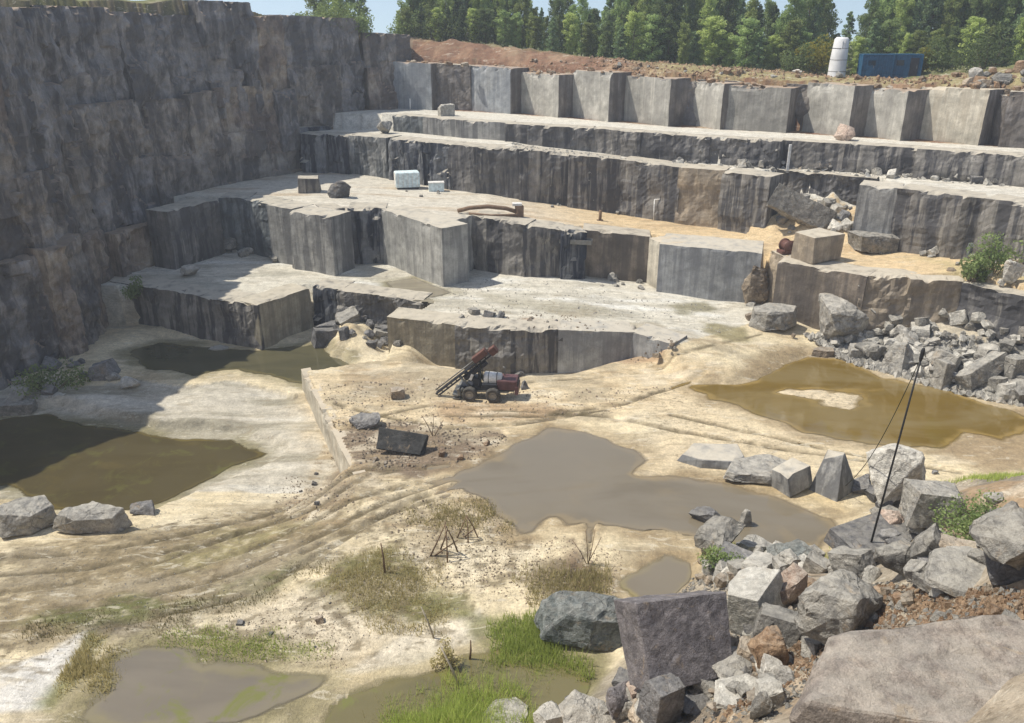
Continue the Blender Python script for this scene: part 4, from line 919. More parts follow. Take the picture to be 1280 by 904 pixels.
rubble(18, [(1080,560),(1180,590),(1280,640),(1280,700),(1180,690),(1080,640)], 8, 24, ['stone', 'stone_w', 'stone_d'], 'loose stone between the big blocks behind the pole', 'loose stones behind the pole')
rubble(60, [(640,76),(740,86),(860,92),(1000,97),(1240,108),(1280,100),(1200,92),(1000,88),(860,86),(700,76)], 4, 11, ['clod', 'stone_b', 'clod', 'stone_w'], 'lump of earth on the rim above the top wall', 'earth lumps on the far rim', name='earth_clod')
rubble(34, [(1200,92),(1290,76),(1290,116),(1210,112)], 6, 18, ['clod', 'stone_b', 'stone'], 'lump in the brown spoil bank at the top right', 'spoil bank lumps', name='earth_clod')
rubble(12, [(200,790),(420,740),(450,800),(380,830),(250,820)], 3, 9, ['stone_d', 'stone_b'], 'small dark stone on the pale sand at the lower left', 'small stones on the lower left sand')
rubble(8, [(360,590),(420,585),(440,640),(380,640)], 3, 8, ['stone_b', 'stone_d'], 'small brown lump on the sand left of the tracks', 'brown lumps on the sand')
rubble(14, [(420,570),(520,560),(640,550),(560,585),(470,590)], 4, 12, ['stone_b', 'stone_d', 'clod'], 'dark lump in the debris round the black slab', 'debris round the black slab')

HL = 'rough grey rock packed between the big stones of the near heap'
rubble(30, [(865,650),(960,690),(1050,715),(1110,725),(1000,745),(900,735),(872,700)], 18, 46, ['stone', 'stone', 'stone_d', 'stone_w'], HL, 'packed rocks of the near heap', 'heap_rock', .45)
rubble(30, [(780,850),(870,790),(960,780),(1010,830),(960,904),(780,904)], 20, 50, ['stone', 'stone', 'stone_d', 'stone_w', 'stone_b'], HL, 'packed rocks of the near heap', 'heap_rock', .45)
rubble(26, [(1090,600),(1200,640),(1285,660),(1285,745),(1140,730),(1080,690)], 18, 44, ['stone', 'stone', 'stone_d', 'stone_w'], HL, 'packed rocks of the near heap', 'heap_rock', .45)
rubble(10, [(690,890),(790,870),(790,915),(690,915)], 16, 36, ['stone', 'stone_w', 'stone_d'], HL, 'packed rocks of the near heap', 'heap_rock', .45)
for i, (a, b, _) in enumerate(SEG4[1:14]):            # soil lumps spilling over the top wall
    A, B = on_line(a[0], 125), on_line(b[0], 125); bk = saw.get(i + 1, {}).get('back', (0, 0))[0]; L = math.hypot(B[0] - A[0], B[1] - A[1]); n_ = (-(B[1] - A[1]) / L, (B[0] - A[0]) / L)
    for _k in range(7):
        t = rub.random(); w_ = bk * (1 - t) + rub.uniform(.2, 2.6); s = rub.uniform(.25, .8)
        o = link('earth_clod', rub.choice(LIB[rub.choice(['clod', 'clod', 'stone_b'])])); o.scale = (s * 1.4, s * 1.4, s); o.rotation_euler = (rub.uniform(-.4, .4), rub.uniform(-.4, .4), rub.uniform(0, 6.28))
        x_ = A[0] + (B[0] - A[0]) * t + n_[0] * w_; o.location = (x_, A[1] + (B[1] - A[1]) * t + n_[1] * w_, float(Z4(x_)) + saw.get(i + 1, {}).get('dz', 0) - .05)
        tag(o, 'lump of soil spilling over the edge of the top wall', 'stone', 'soil lumps on the top wall')

rubble(110, [(1020,420),(1060,405),(1110,395),(1200,405),(1290,420),(1290,500),(1200,488),(1130,468),(1060,446)], 8, 20, ['stone', 'stone_w', 'stone_w'], 'small pale stone filling gaps in the rubble bank on the right-hand shore', 'small stones of the right-hand rubble bank', 'bank_stone', 1.0)
rubble(60, [(870,690),(960,730),(1080,745),(1000,800),(960,860),(900,904),(800,904),(860,850),(905,800),(880,740)], 10, 24, ['stone', 'stone_w', 'stone_w', 'stone_b'], 'small pale shard wedged among the rocks of the near heap', 'pale shards of the near heap', 'stone_shard', .5)

# ------------------------------------------------------------------ drilling machine on the floor
def wheel(parent, c, r, w):
    t = bmesh.new(); prof = [(.55, -.5), (.86, -.5), (.97, -.36), (1., -.15), (1., .15), (.97, .36), (.86, .5), (.55, .5)]; n = 22; rings = []
    for k in range(n):
        a = 2 * math.pi * k / n; tr = 1.0 + (.025 if k % 2 else -.02)
        rings.append([t.verts.new((c[0] + math.cos(a) * r * p[0] * (tr if p[0] > .9 else 1), c[1] + p[1] * w, c[2] + math.sin(a) * r * p[0] * (tr if p[0] > .9 else 1))) for p in prof])
    for k in range(n):
        a, b = rings[k], rings[(k + 1) % n]
        for j in range(len(prof) - 1): t.faces.new((a[j], a[j + 1], b[j + 1], b[j]))
    wh = link('wheel', mesh_bm('wheel', t, M['rubber']), parent)
    b = bmesh.new(); prof = [(0, -.42), (.22, -.46), (.25, -.3), (.5, -.26), (.57, -.46), (.57, .46), (.5, .26), (.25, .3), (.22, .46), (0, .42)]; rings = []
    for k in range(16):
        a = 2 * math.pi * k / 16; rings.append([b.verts.new((c[0] + math.cos(a) * r * max(p[0], .01), c[1] + p[1] * w, c[2] + math.sin(a) * r * max(p[0], .01))) for p in prof])
    for k in range(16):
        p0, p1 = rings[k], rings[(k + 1) % 16]
        for j in range(len(prof) - 1): b.faces.new((p0[j], p0[j + 1], p1[j + 1], p1[j]))
    link('rim', mesh_bm('rim', b, M['rim']), wh)
mp, md = hit(608, 502)
mac = empty('drilling_machine', (mp.x, mp.y + .9, gz(mp.x, mp.y + .9) - .03), (0, 0, R(-7))); mac.scale = (1.15, 1.15, 1.15)
tag(mac, 'small wheeled drilling machine with a tilted mast standing on the sandy floor', 'machine')
for x, r in ((-1.0, .5), (.55, .5)):
    for y in (-.85, .85): wheel(mac, (x, y, r), r, .42)
box_part('chassis', mac, (.1, 0, .72), (3.6, .8, .26), M['machine_dark'])
bm = bmesh.new(); bm_box(bm, (1.45, 0, 1.12), (1.35, 1.25, .72), None, .1); bm_box(bm, (2.08, 0, .78), (.25, 1.3, .6), None, .05)
hood = link('engine_hood', mesh_bm('engine_hood', bm, M['maroon']), mac)
for k in range(4): box_part('grille_bar', hood, (2.15, 0, .95 + .12 * k), (.05, 1.0, .05), M['machine_dark'], None, 0)
tube_part('exhaust', mac, [(1.2, .3, 1.4), (1.2, .3, 1.95), (1.1, .3, 2.1)], .05, M['steel'])
bm = bmesh.new(); bm_tube(bm, [(-.15, -.1, 1.42), (-.05, -.1, 1.42), (1.0, -.1, 1.36), (1.08, -.1, 1.36)], [.34, .44, .42, .32], 16)
tank = link('tank', mesh_bm('tank', bm, M['white_paint'], True), mac)
for x in (.2, .75): tube_part('tank_strap', tank, [(x - .03, -.1, 1.40), (x + .03, -.1, 1.40)], .445, M['steel'], 16)
box_part('hose_box', mac, (.3, -.62, 1.0), (1.0, .3, .42), M['machine_dark'], None, .04)
bm = bmesh.new(); bm_box(bm, (-.62, -.1, 1.18), (.5, .8, .66), None, .05); bm_box(bm, (-.45, -.1, 1.7), (.1, .7, .5), None, .03)
link('operator_seat', mesh_bm('operator_seat', bm, M['machine_dark']), mac)
box_part('control_panel', mac, (-.95, -.25, 1.55), (.22, .5, .5), M['white_paint'], Matrix.Rotation(.4, 3, 'Y'), .04)
for y in (-.5, .4): tube_part('cab_post', mac, [(-.3, y, .9), (-.32, y, 2.05)], .04, M['machine_dark'])
A, B = Vector((-3.35, -.45, .25)), Vector((.55, -.25, 3.55)); dr_ = (B - A).normalized()
mb = bmesh.new(); up = Vector((0, 1, 0)).cross(dr_).normalized()
for s in (-1, 1): bm_tube(mb, [A + Vector((0, .14 * s, 0)), B + Vector((0, .14 * s, 0))], .065, 6)
bm_tube(mb, [A + up * .22, B + up * .22], .06, 6)
L = (B - A).length
for k in range(13):
    q = A + dr_ * (L * k / 12); bm_tube(mb, [q + Vector((0, -.14, 0)), q + up * .22, q + Vector((0, .14, 0))], .025, 5)
mast = link('mast', mesh_bm('mast', mb, M['machine_dark']), mac)
rot = dr_.to_track_quat('X', 'Z').to_matrix()
box_part('drill_head', mast, A + dr_ * L * .80 - up * .22, (1.1, .5, .42), M['red_paint'], rot, .04)
box_part('mast_crown', mast, B - dr_ * .1 + up * .05, (.5, .55, .5), M['red_paint'], rot, .04)
box_part('rod_carriage', mast, A + dr_ * L * .62 + up * .42, (1.9, .3, .28), M['machine_dark'], rot, .03)
tube_part('drill_rod', mast, [A + dr_ * L * .02 - up * .2, A + dr_ * L * .7 - up * .2], .045, M['steel'])
tube_part('boom', mac, [(-.35, -.2, .95), (-1.1, -.35, 1.75), (-1.45, -.38, 1.85)], [.17, .14, .12], M['machine_dark'])
tube_part('hydraulic_cylinder', mac, [(-.95, -.35, .8), (-1.75, -.4, 1.5)], .075, M['steel'])
for k, q in enumerate((.5, .62, .72)):
    p0 = A + dr_ * L * q; pts = [Vector((-.2, -.3, 1.3)).lerp(p0, t) + Vector((0, -.1 * k, .55 * math.sin(math.pi * t) + .1 * k)) for t in np.linspace(0, 1, 9)]
    tube_part('hose', mac, pts, .03, M['cable'], 6)
for y in (-.6, .5):
    bm = bmesh.new(); bm_tube(bm, [(-1.5, y, .8), (-1.85, y, .3), (-1.9, y, .1)], .07, 8); bm_box(bm, (-1.92, y, .07), (.5, .4, .1), None, .02)
    link('outrigger', mesh_bm('outrigger', bm, M['steel']), mac)
bm = bmesh.new(); bm_box(bm, (-1.75, -.05, .55), (.18, 1.6, .5), Matrix.Rotation(-.2, 3, 'Y'), .03); bm_box(bm, (-2.0, -.05, .34), (.4, 1.6, .1), Matrix.Rotation(.3, 3, 'Y'), .02)
link('front_blade', mesh_bm('front_blade', bm, M['steel']), mac)

# ------------------------------------------------------------------ things on the far rim
def at_rim(px, py, y):
    d = ray(px, py); t = y / d[1]; x = d[0] * t; return x, y, gz(x, y)
# silo
x, y, z = at_rim(1046, 90, 103)
silo = empty('silo', (x, y, z - .1)); tag(silo, 'white tapering silo standing on the rim beside the yellow bush', 'silo')
bm = bmesh.new(); bm_tube(bm, [(0, 0, 0), (0, 0, .25), (0, 0, 2.4), (.06, 0, 4.5), (.07, 0, 4.75)], [1.12, 1.04, .98, .84, .62], 24); link('shell', mesh_bm('shell', bm, M['white_conc'], True), silo)
for h_, r_ in ((.9, 1.05), (2.2, 1.01), (3.5, .93)): tube_part('hoop', silo, [(0.02, 0, h_), (0.02, 0, h_ + .06)], r_, M['steel'], 24)
bm = bmesh.new(); bm_tube(bm, [(-.2, -.95, .2), (-.12, -.88, 4.4)], .03, 6); bm_tube(bm, [(.2, -.95, .2), (.2, -.88, 4.4)], .03, 6)
for k in range(12): bm_tube(bm, [(-.18, -.95 + .006 * k, .4 + .34 * k), (.2, -.95 + .006 * k, .4 + .34 * k)], .02, 5)
link('ladder', mesh_bm('ladder', bm, M['white_conc']), silo)
# blue containers
def container(px, py, yy, L_, label, rz, open_end):
    x, y, z = at_rim(px, py, yy)
    c = empty('container', (x, y, z - .05), (0, 0, rz)); tag(c, label, 'container', 'blue containers on the rim')
    W_, H_ = 2.2, 2.5
    bm = bmesh.new(); n = 26; prev = None
    for side in (-1, 1):
        bm = bmesh.new()
        for k in range(n):
            x0, x1 = -L_ / 2 + L_ * k / n, -L_ / 2 + L_ * (k + 1) / n; d = .05 if k % 2 else 0
            bm_box(bm, ((x0 + x1) / 2, side * (W_ / 2 - .03 - d), H_ / 2 + .1), ((x1 - x0) * 1.02, .05, H_ - .2))
        link('side_wall', mesh_bm('side_wall', bm, M['blue_paint']), c)
    box_part('roof', c, (0, 0, H_ + .06), (L_, W_, .1), M['blue_paint'])
    box_part('floor_frame', c, (0, 0, .08), (L_, W_, .16), M['blue_paint'])
    for sx in (-1, 1):
        box_part('end_wall', c, (sx * (L_ / 2 - .06), 0, H_ / 2 + .1), (.08, W_ - .12, H_ - .25), M['blue_paint'])
        for sy in (-1, 1): box_part('corner_post', c, (sx * (L_ / 2 - .04), sy * (W_ / 2 - .04), H_ / 2 + .08), (.14, .14, H_), M['blue_paint'])
    dr = box_part('door', c, (.25 * L_ if open_end else -.22 * L_, -W_ / 2 - .015, 1.2), (.9, .05, 2.0), M['machine_dark'] if open_end else M['blue_paint']); box_part('handle', dr, (.25 * L_ + .3 if open_end else -.22 * L_ + .3, -W_ / 2 - .06, 1.2), (.05, .06, .3), M['steel'])
    wnd = box_part('window', c, (-.2 * L_, -W_ / 2 - .015, 1.65), (.8, .05, .6), M['glass']); 
    return c
container(1092, 97, 101, 3.5, 'blue container beside the white silo on the rim', R(-10), False)
container(1128, 98, 100.5, 3.4, 'blue container with a dark doorway, right of the other one', R(-16), True)
# post on the left rim
x, y, z = at_rim(509, 55, 119)
p_ = empty('marker_post', (x, y, z - .2)); tag(p_, 'thin white marker post on the left part of the rim', 'post'); tube_part('shaft', p_, [(0, 0, 0), (.03, 0, 1.7)], .07, M['white_paint']); box_part('cap', p_, (.03, 0, 1.72), (.2, .2, .06), M['white_paint'])

# ------------------------------------------------------------------ things on the benches
p, d = hit(508, 237)
cab = empty('site_cabin', (p.x, p.y + 1.0, gz(p.x, p.y + 1) - .02), (0, 0, R(14))); tag(cab, 'small pale blue covered cabin on the bench in the shaded corner', 'cabin')
bm = bmesh.new(); bm_box(bm, (0, 0, 1.1), (2.9, 1.9, 1.8), None, .12)
link('cover', mesh_bm('cover', bm, M['pale_blue']), cab); box_part('skid', cab, (0, 0, .12), (2.6, 1.7, .24), M['machine_dark'])
for k in range(5): box_part('rib', cab, (-1.15 + .57 * k, -.965, 1.12), (.05, .04, 1.6), M['white_paint'], None, 0)
box_part('end_panel', cab, (-1.46, 0, 1.12), (.04, 1.6, 1.5), M['white_paint'])
p, d = hit(545, 240); bx = empty('crate', (p.x, p.y + .6, gz(p.x, p.y + .6) - .02), (0, 0, R(8))); tag(bx, 'low pale blue crate right of the covered cabin', 'crate')
box_part('body', bx, (0, 0, .5), (1.8, 1.0, 1.0), M['pale_blue']); box_part('lid', bx, (0, 0, 1.05), (1.9, 1.1, .1), M['white_paint'])
# bent pipe with its support
pa, _ = hit(572, 268); pb, _ = hit(648, 272)
pr = empty('pipe_boom', pa); tag(pr, 'rusty brown bent pipe lying along the edge of the sunny bench', 'pipe'); v = pb - pa
tube_part('pipe', pr, [Vector((0, 0, .35)), v * .2 + Vector((0, 0, .75)), v * .5 + Vector((0, 0, 1.0)), v * .8 + Vector((0, 0, .9)), v + Vector((0, 0, .55))], .22, M['rusty_pipe'], 10)
tube_part('pipe', pr, [Vector((1.2, -.3, .15)), v * .55 + Vector((0, -.4, .15)), v + Vector((0, -.4, .35))], .13, M['rusty_pipe'], 8)
box_part('support', pr, v + Vector((.1, 0, .65)), (.75, .8, 1.3), M['rusty_pipe'], Matrix.Rotation(.3, 3, 'Z'), .05); box_part('cap', pr, v + Vector((-.15, 0, 1.42)), (1.0, .7, .25), M['white_paint'])
p, _ = hit(750, 276); ps = empty('bollard', p); tag(ps, 'short dark post standing alone on the sunny bench', 'post'); tube_part('shaft', ps, [(0, 0, -.2), (0, 0, 1.15)], .17, M['wood']); box_part('base', ps, (0, 0, .05), (.7, .5, .12), M['wood'])
# white pipe frame against the middle wall
p, _ = hit(816, 272); p.y -= .6; p.z = gz(p.x, p.y); fr = empty('pipe_gate', p); tag(fr, 'thin pale pipe frame against the foot of the middle wall', 'frame')
tube_part('upright', fr, [(0, 0, -.2), (0, .3, 2.3)], .06, M['white_paint'], 6); tube_part('crossbar', fr, [(0, .3, 2.3), (1.1, .4, 2.35)], .06, M['white_paint'], 6); tube_part('upright', fr, [(1.1, .4, -.2), (1.1, .4, 2.35)], .05, M['steel'], 6)
# pale marker stake on second ledge
p, _ = hit(984, 214); st = empty('measuring_stake', p); tag(st, 'white vertical stake against the dark second ledge', 'stake'); box_part('shaft', st, (0, 0, 1.3), (.28, .12, 2.9), M['white_paint']); box_part('foot', st, (0, 0, 0.02), (.5, .3, .1), M['wood_pale'])
# sawn block with red compressor on the bench
p, dd_ = hit(1026, 330)
sb = tag(link('sawn_block', rock_mesh(901, 'block', (3.6, 2.6, 2.5), M['earthy'], 0, .012)), 'pale square sawn block set on the bench edge by the red winch', 'stone block'); sb.location = (p.x, p.y + 1.5, gz(p.x, p.y + 1.5) - .05); sb.rotation_euler = (0, 0, R(28))
p, dd_ = hit(984, 317)
wi = empty('winch', (p.x, p.y, gz(p.x, p.y)), (0, 0, R(12))); tag(wi, 'rusty red winch left of the pale sawn block', 'winch')
box_part('frame', wi, (0, 0, .2), (1.7, 1.1, .3), M['red_paint']); tube_part('drum', wi, [(-.1, -.5, .75), (-.1, .5, .75)], .48, M['red_paint'], 16)
for s in (-1, 1): tube_part('flange', wi, [(-.1, .5 * s - .04, .75), (-.1, .5 * s + .04, .75)], .62, M['red_paint'], 18)
box_part('motor', wi, (.7, 0, .75), (.55, .6, .8), M['machine_dark']); tube_part('lever', wi, [(.45, -.4, .4), (.6, -.4, 1.75)], .05, M['machine_dark'])
# plank trough at the foot of the lower wall
p, _ = hit(718, 349); tr = empty('trough', (p.x, p.y + .4, gz(p.x, p.y + .4)), (0, 0, R(-12))); tag(tr, 'grey metal trough at the foot of the lower wall', 'trough')
box_part('base', tr, (0, 0, .12), (3.4, .9, .1), M['steel']); box_part('side', tr, (0, -.45, .32), (3.4, .06, .45), M['steel']); box_part('side', tr, (0, .45, .32), (3.4, .06, .45), M['steel']); box_part('end_plate', tr, (-1.7, 0, .3), (.06, .9, .42), M['steel']); box_part('end_plate', tr, (1.7, 0, .3), (.06, .9, .42), M['steel'])

# ------------------------------------------------------------------ black pole with its cable on the near heap
p, d = hit(1082, 704)
zt_ = ray(1154, 438); t_ = (p.y + .4) / zt_[1]; top = Vector((zt_[0] * t_, zt_[1] * t_, CAMZ + zt_[2] * t_))
pole = empty('cable_pole', p); tag(pole, 'tall thin black pole leaning out of the near heap with a cable', 'pole'); v = top - p
tube_part('shaft', pole, [-v.normalized() * .5, v * .5, v], [.055, .05, .042], M['black_pole'])
tube_part('insulator', pole, [v * .955, v * .965, v * 1.0, v * 1.01], [.06, .09, .09, .05], M['black_pole'], 10); tube_part('hook', pole, [v * .985, v * .985 + Vector((.12, 0, .05)), v * .97 + Vector((.2, 0, 0))], .02, M['steel'], 6)
pe, _ = hit(1052, 612); pts = []
for t in np.linspace(0, 1, 22):
    q = (p + v * .97).lerp(pe, t); q.z -= 1.6 * math.sin(math.pi * t) * (1 - .25 * t); pts.append(q)
bm = bmesh.new(); bm_tube(bm, pts, .022, 6); tag(link('cable', mesh_bm('cable', bm, M['cable'], True)), 'thin dark cable sagging from the pole top to the pool shore', 'cable')

# ------------------------------------------------------------------ dead stakes and stick tripods
def sticks(name, label, px, py, hpx, spec, cat, mat='wood', group=None, rr=.03):
    p, d = hit(px, py); s = hpx * d / FPX; o = empty(name, p); tag(o, label, cat, group)
    for (x0, y0, x1, y1, z1) in spec:
        tube_part('stick', o, [Vector((x0 * s, y0 * s, -.1)), Vector(((x0 + x1) / 2 * s + .03, (y0 + y1) / 2 * s, z1 * s * .5)), Vector((x1 * s, y1 * s, z1 * s))], [rr * 1.3, rr, rr * .6], M[mat], 6)
    return o
sticks('stick_tripod', 'tripod of brown sticks standing on the trampled sand, left of its twin', 558, 696, 46, [(-.45, 0, 0, 0, 1), (.3, .2, .02, 0, .95), (.05, -.3, .0, 0, 1.1), (-.2, .3, .05, .05, .8), (-.4, 0, .3, .1, .45)], 'tripod', group=None, rr=.04)
sticks('stick_tripod', 'tripod of thin sticks right of the first, nearer the brown pool', 584, 674, 34, [(-.4, 0, 0, 0, 1), (.4, .1, 0, 0, 1), (.05, -.3, .0, 0, 1.0), (-.2, .1, .3, .1, .4)], 'tripod', rr=.035)
sticks('wooden_stake', 'single upright stake in the olive weed patch', 481, 716, 42, [(0, 0, -.05, 0, 1)], 'stake', rr=.05)
sticks('wooden_stake', 'pale leaning stake at the right end of the olive weed patch', 543, 798, 46, [(0, 0, -.3, 0, 1)], 'stake', 'wood_pale', rr=.04)
sticks('wooden_stake', 'pale leaning stake standing in the grassy puddle', 578, 866, 62, [(0, 0, -.38, .1, 1)], 'stake', 'wood_pale', rr=.05)
sticks('wooden_stake', 'dark upright stake in the grassy puddle behind the pale one', 587, 826, 30, [(0, 0, .06, 0, 1)], 'stake', rr=.05)
sticks('dead_sapling', 'bare forked sapling at the edge of the brown debris below the machine', 540, 545, 30, [(0, 0, .1, 0, 1), (.05, 0, -.4, .1, .9), (.08, 0, .5, .0, .75)], 'sapling', rr=.025)
sticks('dead_sapling', 'bare twiggy sapling on the shore between the two brown pools', 735, 705, 48, [(0, 0, -.1, 0, 1), (-.03, 0, .3, 0, .8), (-.02, 0, -.4, 0, .7), (0, 0, .15, .1, .95)], 'sapling', rr=.02)

# ------------------------------------------------------------------ trees
def leaf_cloud(rg, centres, n_each, size, flat=.0):
    V = []; Fq = []; T = []; k = 0
    for (cx, cy, cz, r, tone) in centres:
        for _ in range(n_each):
            while True:
                q = np.array([rg.uniform(-1, 1) for _ in range(3)]); l = (q * q).sum()
                if l < 1: break
            q = q * (l ** -.12); c = np.array([cx, cy, cz]) + q * r * np.array([1, 1, .8])
            a = np.array([rg.gauss(0, 1), rg.gauss(0, 1), rg.gauss(0, 1) * (1 - flat)]); a /= np.linalg.norm(a); b = np.array([rg.gauss(0, 1), rg.gauss(0, 1), rg.gauss(0, 1)]); b -= a * a.dot(b); b /= np.linalg.norm(b)
            s = size * rg.uniform(.6, 1.3); V += [c - a * s, c + b * s * .6, c + a * s, c - b * s * .6]; Fq.append((k, k + 1, k + 2, k + 3)); k += 4
            T += [min(1, max(0, tone + rg.uniform(-.25, .25)))] * 4
    return np.array(V), np.array(Fq), np.array(T)
def tree_proto(kind, seed):
    rg = random.Random(seed); tb = bmesh.new(); cs = []
    Ht = 14.0
    if kind == 'pine':
        bm_tube(tb, [(0, 0, -.5), (.1, 0, 5), (.05, .1, 10), (0, 0, 13.6)], [.2, .15, .09, .03], 7)
        for k in range(34):
            h = .9 + 12.7 * (k / 34) ** .9; reach = (2.15 * (1 - (h / 14.6) ** 1.7) + .25) * rg.uniform(.6, 1.1); a = k * 2.4 + rg.uniform(-.5, .5)
            e = (math.cos(a) * reach, math.sin(a) * reach, h + .25 * reach * rg.uniform(-.4, .8)); bm_tube(tb, [(0, 0, h), e], [.045, .015], 5, False)
            for t in (.45, .75, 1.0): cs.append((e[0] * t, e[1] * t, h + (e[2] - h) * t, .35 + .42 * reach * .5, rg.uniform(.1, .8)))
        cs.append((0, 0, 13.7, .35, .5)); n, s, lm, bk = 48, .2, M['leaf_pine'], M['bark_dark']
    elif kind == 'birch':
        bm_tube(tb, [(0, 0, -.5), (.15, 0, 4), (.1, .2, 9), (.2, .1, 13)], [.16, .12, .07, .02], 7)
        for k in range(30):
            h = 1.0 + 12.2 * k / 30; reach = 2.0 * math.sin(math.pi * min(1, max(.1, (h - 1.0) / 13.2))) ** .8 * rg.uniform(.55, 1.15) + .25; a = k * 2.4 + rg.uniform(-.6, .6)
            e = (math.cos(a) * reach, math.sin(a) * reach, h + reach * rg.uniform(.2, .7)); bm_tube(tb, [(.1, .1, h - .2), (e[0] * .5, e[1] * .5, h + .5 * reach), e], [.045, .03, .01], 5, False)
            for t in (.4, .7, 1.0): cs.append((e[0] * t + rg.uniform(-.2, .2), e[1] * t, h + (e[2] - h) * t - .1, .6 + .4 * rg.random(), rg.uniform(.15, .95)))
        n, s, lm, bk = 66, .2, M['leaf_birch'], M['bark_pale']
    else:
        bm_tube(tb, [(0, 0, -.5), (-.1, 0, 4), (0, -.1, 9), (.1, .1, 13)], [.19, .15, .09, .02], 7)
        for k in range(32):
            h = .8 + 12.8 * k / 32; reach = 2.5 * math.sin(math.pi * min(1, max(.15, (h + .6) / 14.6))) ** .7 * rg.uniform(.5, 1.1) + .2; a = k * 2.4 + rg.uniform(-.6, .6)
            e = (math.cos(a) * reach, math.sin(a) * reach, h + reach * rg.uniform(.3, .9)); bm_tube(tb, [(0, 0, h - .2), (e[0] * .5, e[1] * .5, h + .4 * reach), e], [.05, .03, .01], 5, False)
            for t in (.5, .8, 1.05): cs.append((e[0] * t, e[1] * t + rg.uniform(-.2, .2), h + (e[2] - h) * t, .6 + .5 * rg.random(), rg.uniform(.1, .95)))
        n, s, lm, bk = 60, .21, M['leaf_aspen'], M['bark_dark']
    V, Fq, T = leaf_cloud(rg, cs, n, s); cm = mesh_np('crown', V, Fq, lm); fattr(cm, 'tone', T)
    return mesh_bm('trunk', tb, bk), cm
PROTO = {k: [tree_proto(k, 60 + 7 * i + j) for j in range(3)] for i, k in enumerate(('pine', 'birch', 'aspen'))}
trg = random.Random(9)
def tree(kind, px, pytop, yy, label, group=None, wide=1.0):
    d = ray(px, 80); x = d[0] * yy / d[1]; z = gz(x, yy)
    dt = ray(px, pytop); ztop = CAMZ + dt[2] * yy / dt[1]; s = max(.35, (ztop - z) / 14.0)
    tk, cr = PROTO[kind][trg.randrange(3)]
    o = empty(kind + '_tree', (x, yy, z), (trg.uniform(-.03, .03), trg.uniform(-.03, .03), trg.uniform(0, 6.28))); o.scale = (s * wide, s * wide, s)
    tag(o, label, 'tree', group); link('trunk', tk, o); link('crown', cr, o); return o
tops = [(380,-60),(440,-40),(470,-40),(486,14),(497,16),(510,-20),(560,-40),(600,-45),(640,-30),(664,0),(690,14),(720,4),(742,10),(762,-12),(790,-25),(830,-15),(860,-30),(905,-32),(930,-4),(952,4),(972,0),(985,-25),(1005,-40),(1022,-10),(1036,24),(1048,22),(1062,16),(1078,-10),(1100,-30),(1150,-30),(1200,-40),(1260,-45),(1330,-45)]
topf = lambda px: float(np.interp(px, [t[0] for t in tops], [t[1] for t in tops]))
ORD = ['first', 'second', 'third', 'fourth', 'fifth', 'sixth', 'seventh', 'eighth', 'ninth', 'tenth', 'eleventh', 'twelfth', 'thirteenth', 'fourteenth', 'fifteenth', 'sixteenth', 'seventeenth', 'eighteenth', 'nineteenth', 'twentieth'] + ['%dth' % n if n % 10 not in (1, 2, 3) else '%d%s' % (n, {1: 'st', 2: 'nd', 3: 'rd'}[n % 10]) for n in range(21, 90)]
NAMES = {'pine': 'slim dark conifer', 'birch': 'bright green birch', 'aspen': 'full leafy mid-green tree'}; seen = {'pine': 0, 'birch': 0, 'aspen': 0, 'low': 0}
LBL = {'pine': ('dark conifer in the back row of the tree line along the far rim', 'conifers in the tree line'), 'birch': ('birch in the back row of the tree line along the far rim', 'birches in the tree line'), 'aspen': ('leafy tree in the back row of the tree line along the far rim', 'leafy trees in the tree line')}
px = 500
while px < 1320:
    if not (1028 < px < 1072):
        k = trg.choice(['pine', 'pine', 'birch', 'aspen', 'aspen'] if px > 880 else ['birch', 'aspen', 'aspen', 'birch', 'pine'])
        tree(k, px, topf(px) + trg.uniform(-16, 20), float(np.interp(px, [480, 900, 1300], [136, 124, 108])) + trg.uniform(-3, 5), '%s %s from the left in the front row of the tree line' % (ORD[seen[k]], NAMES[k]), LBL[k][1], trg.uniform(.58, .85)); seen[k] += 1
    px += trg.uniform(7, 11)
px = 505
while px < 1320:
    if not (1030 < px < 1070):
        k = trg.choice(['pine', 'birch', 'aspen']); tree(k, px, topf(px) + trg.uniform(4, 22), float(np.interp(px, [480, 900, 1300], [146, 136, 120])) + trg.uniform(-3, 3), LBL[k][0], LBL[k][1], .85)
    px += trg.uniform(9, 14)
px = 510
while px < 1310:
    k = trg.choice(['birch', 'aspen', 'pine', 'birch']); low = 50 if not (1028 < px < 1072) else 62
    tree(k, px, low + trg.uniform(-40, 22), float(np.interp(px, [480, 900, 1300], [131, 119, 104])) + trg.uniform(-1.5, 1.5), '%s low young tree from the left at the foot of the tree line' % ORD[seen['low']], 'young trees along the foot of the tree line', trg.uniform(.9, 1.6)); seen['low'] += 1
    px += trg.uniform(11, 24)
tree('pine', 1054, 14, 128, 'lone slim conifer top seen in the sky gap right above the silo')
tree('birch', 1040, 40, 122, 'small birch directly behind the silo')
tree('aspen', 452, -45, 132, 'tree with a dark trunk at the left of the sky gap')
tree('birch', 430, -50, 130, 'pale green birch on the left rim beside the dark-trunked tree', None, 1.2)
tree('birch', 402, -38, 126, 'leftmost pale green tree, at the top of the left wall', None, 1.1)
tree('aspen', 416, -30, 136, 'tree behind the leftmost pale ones on the left rim', None, 1.3)

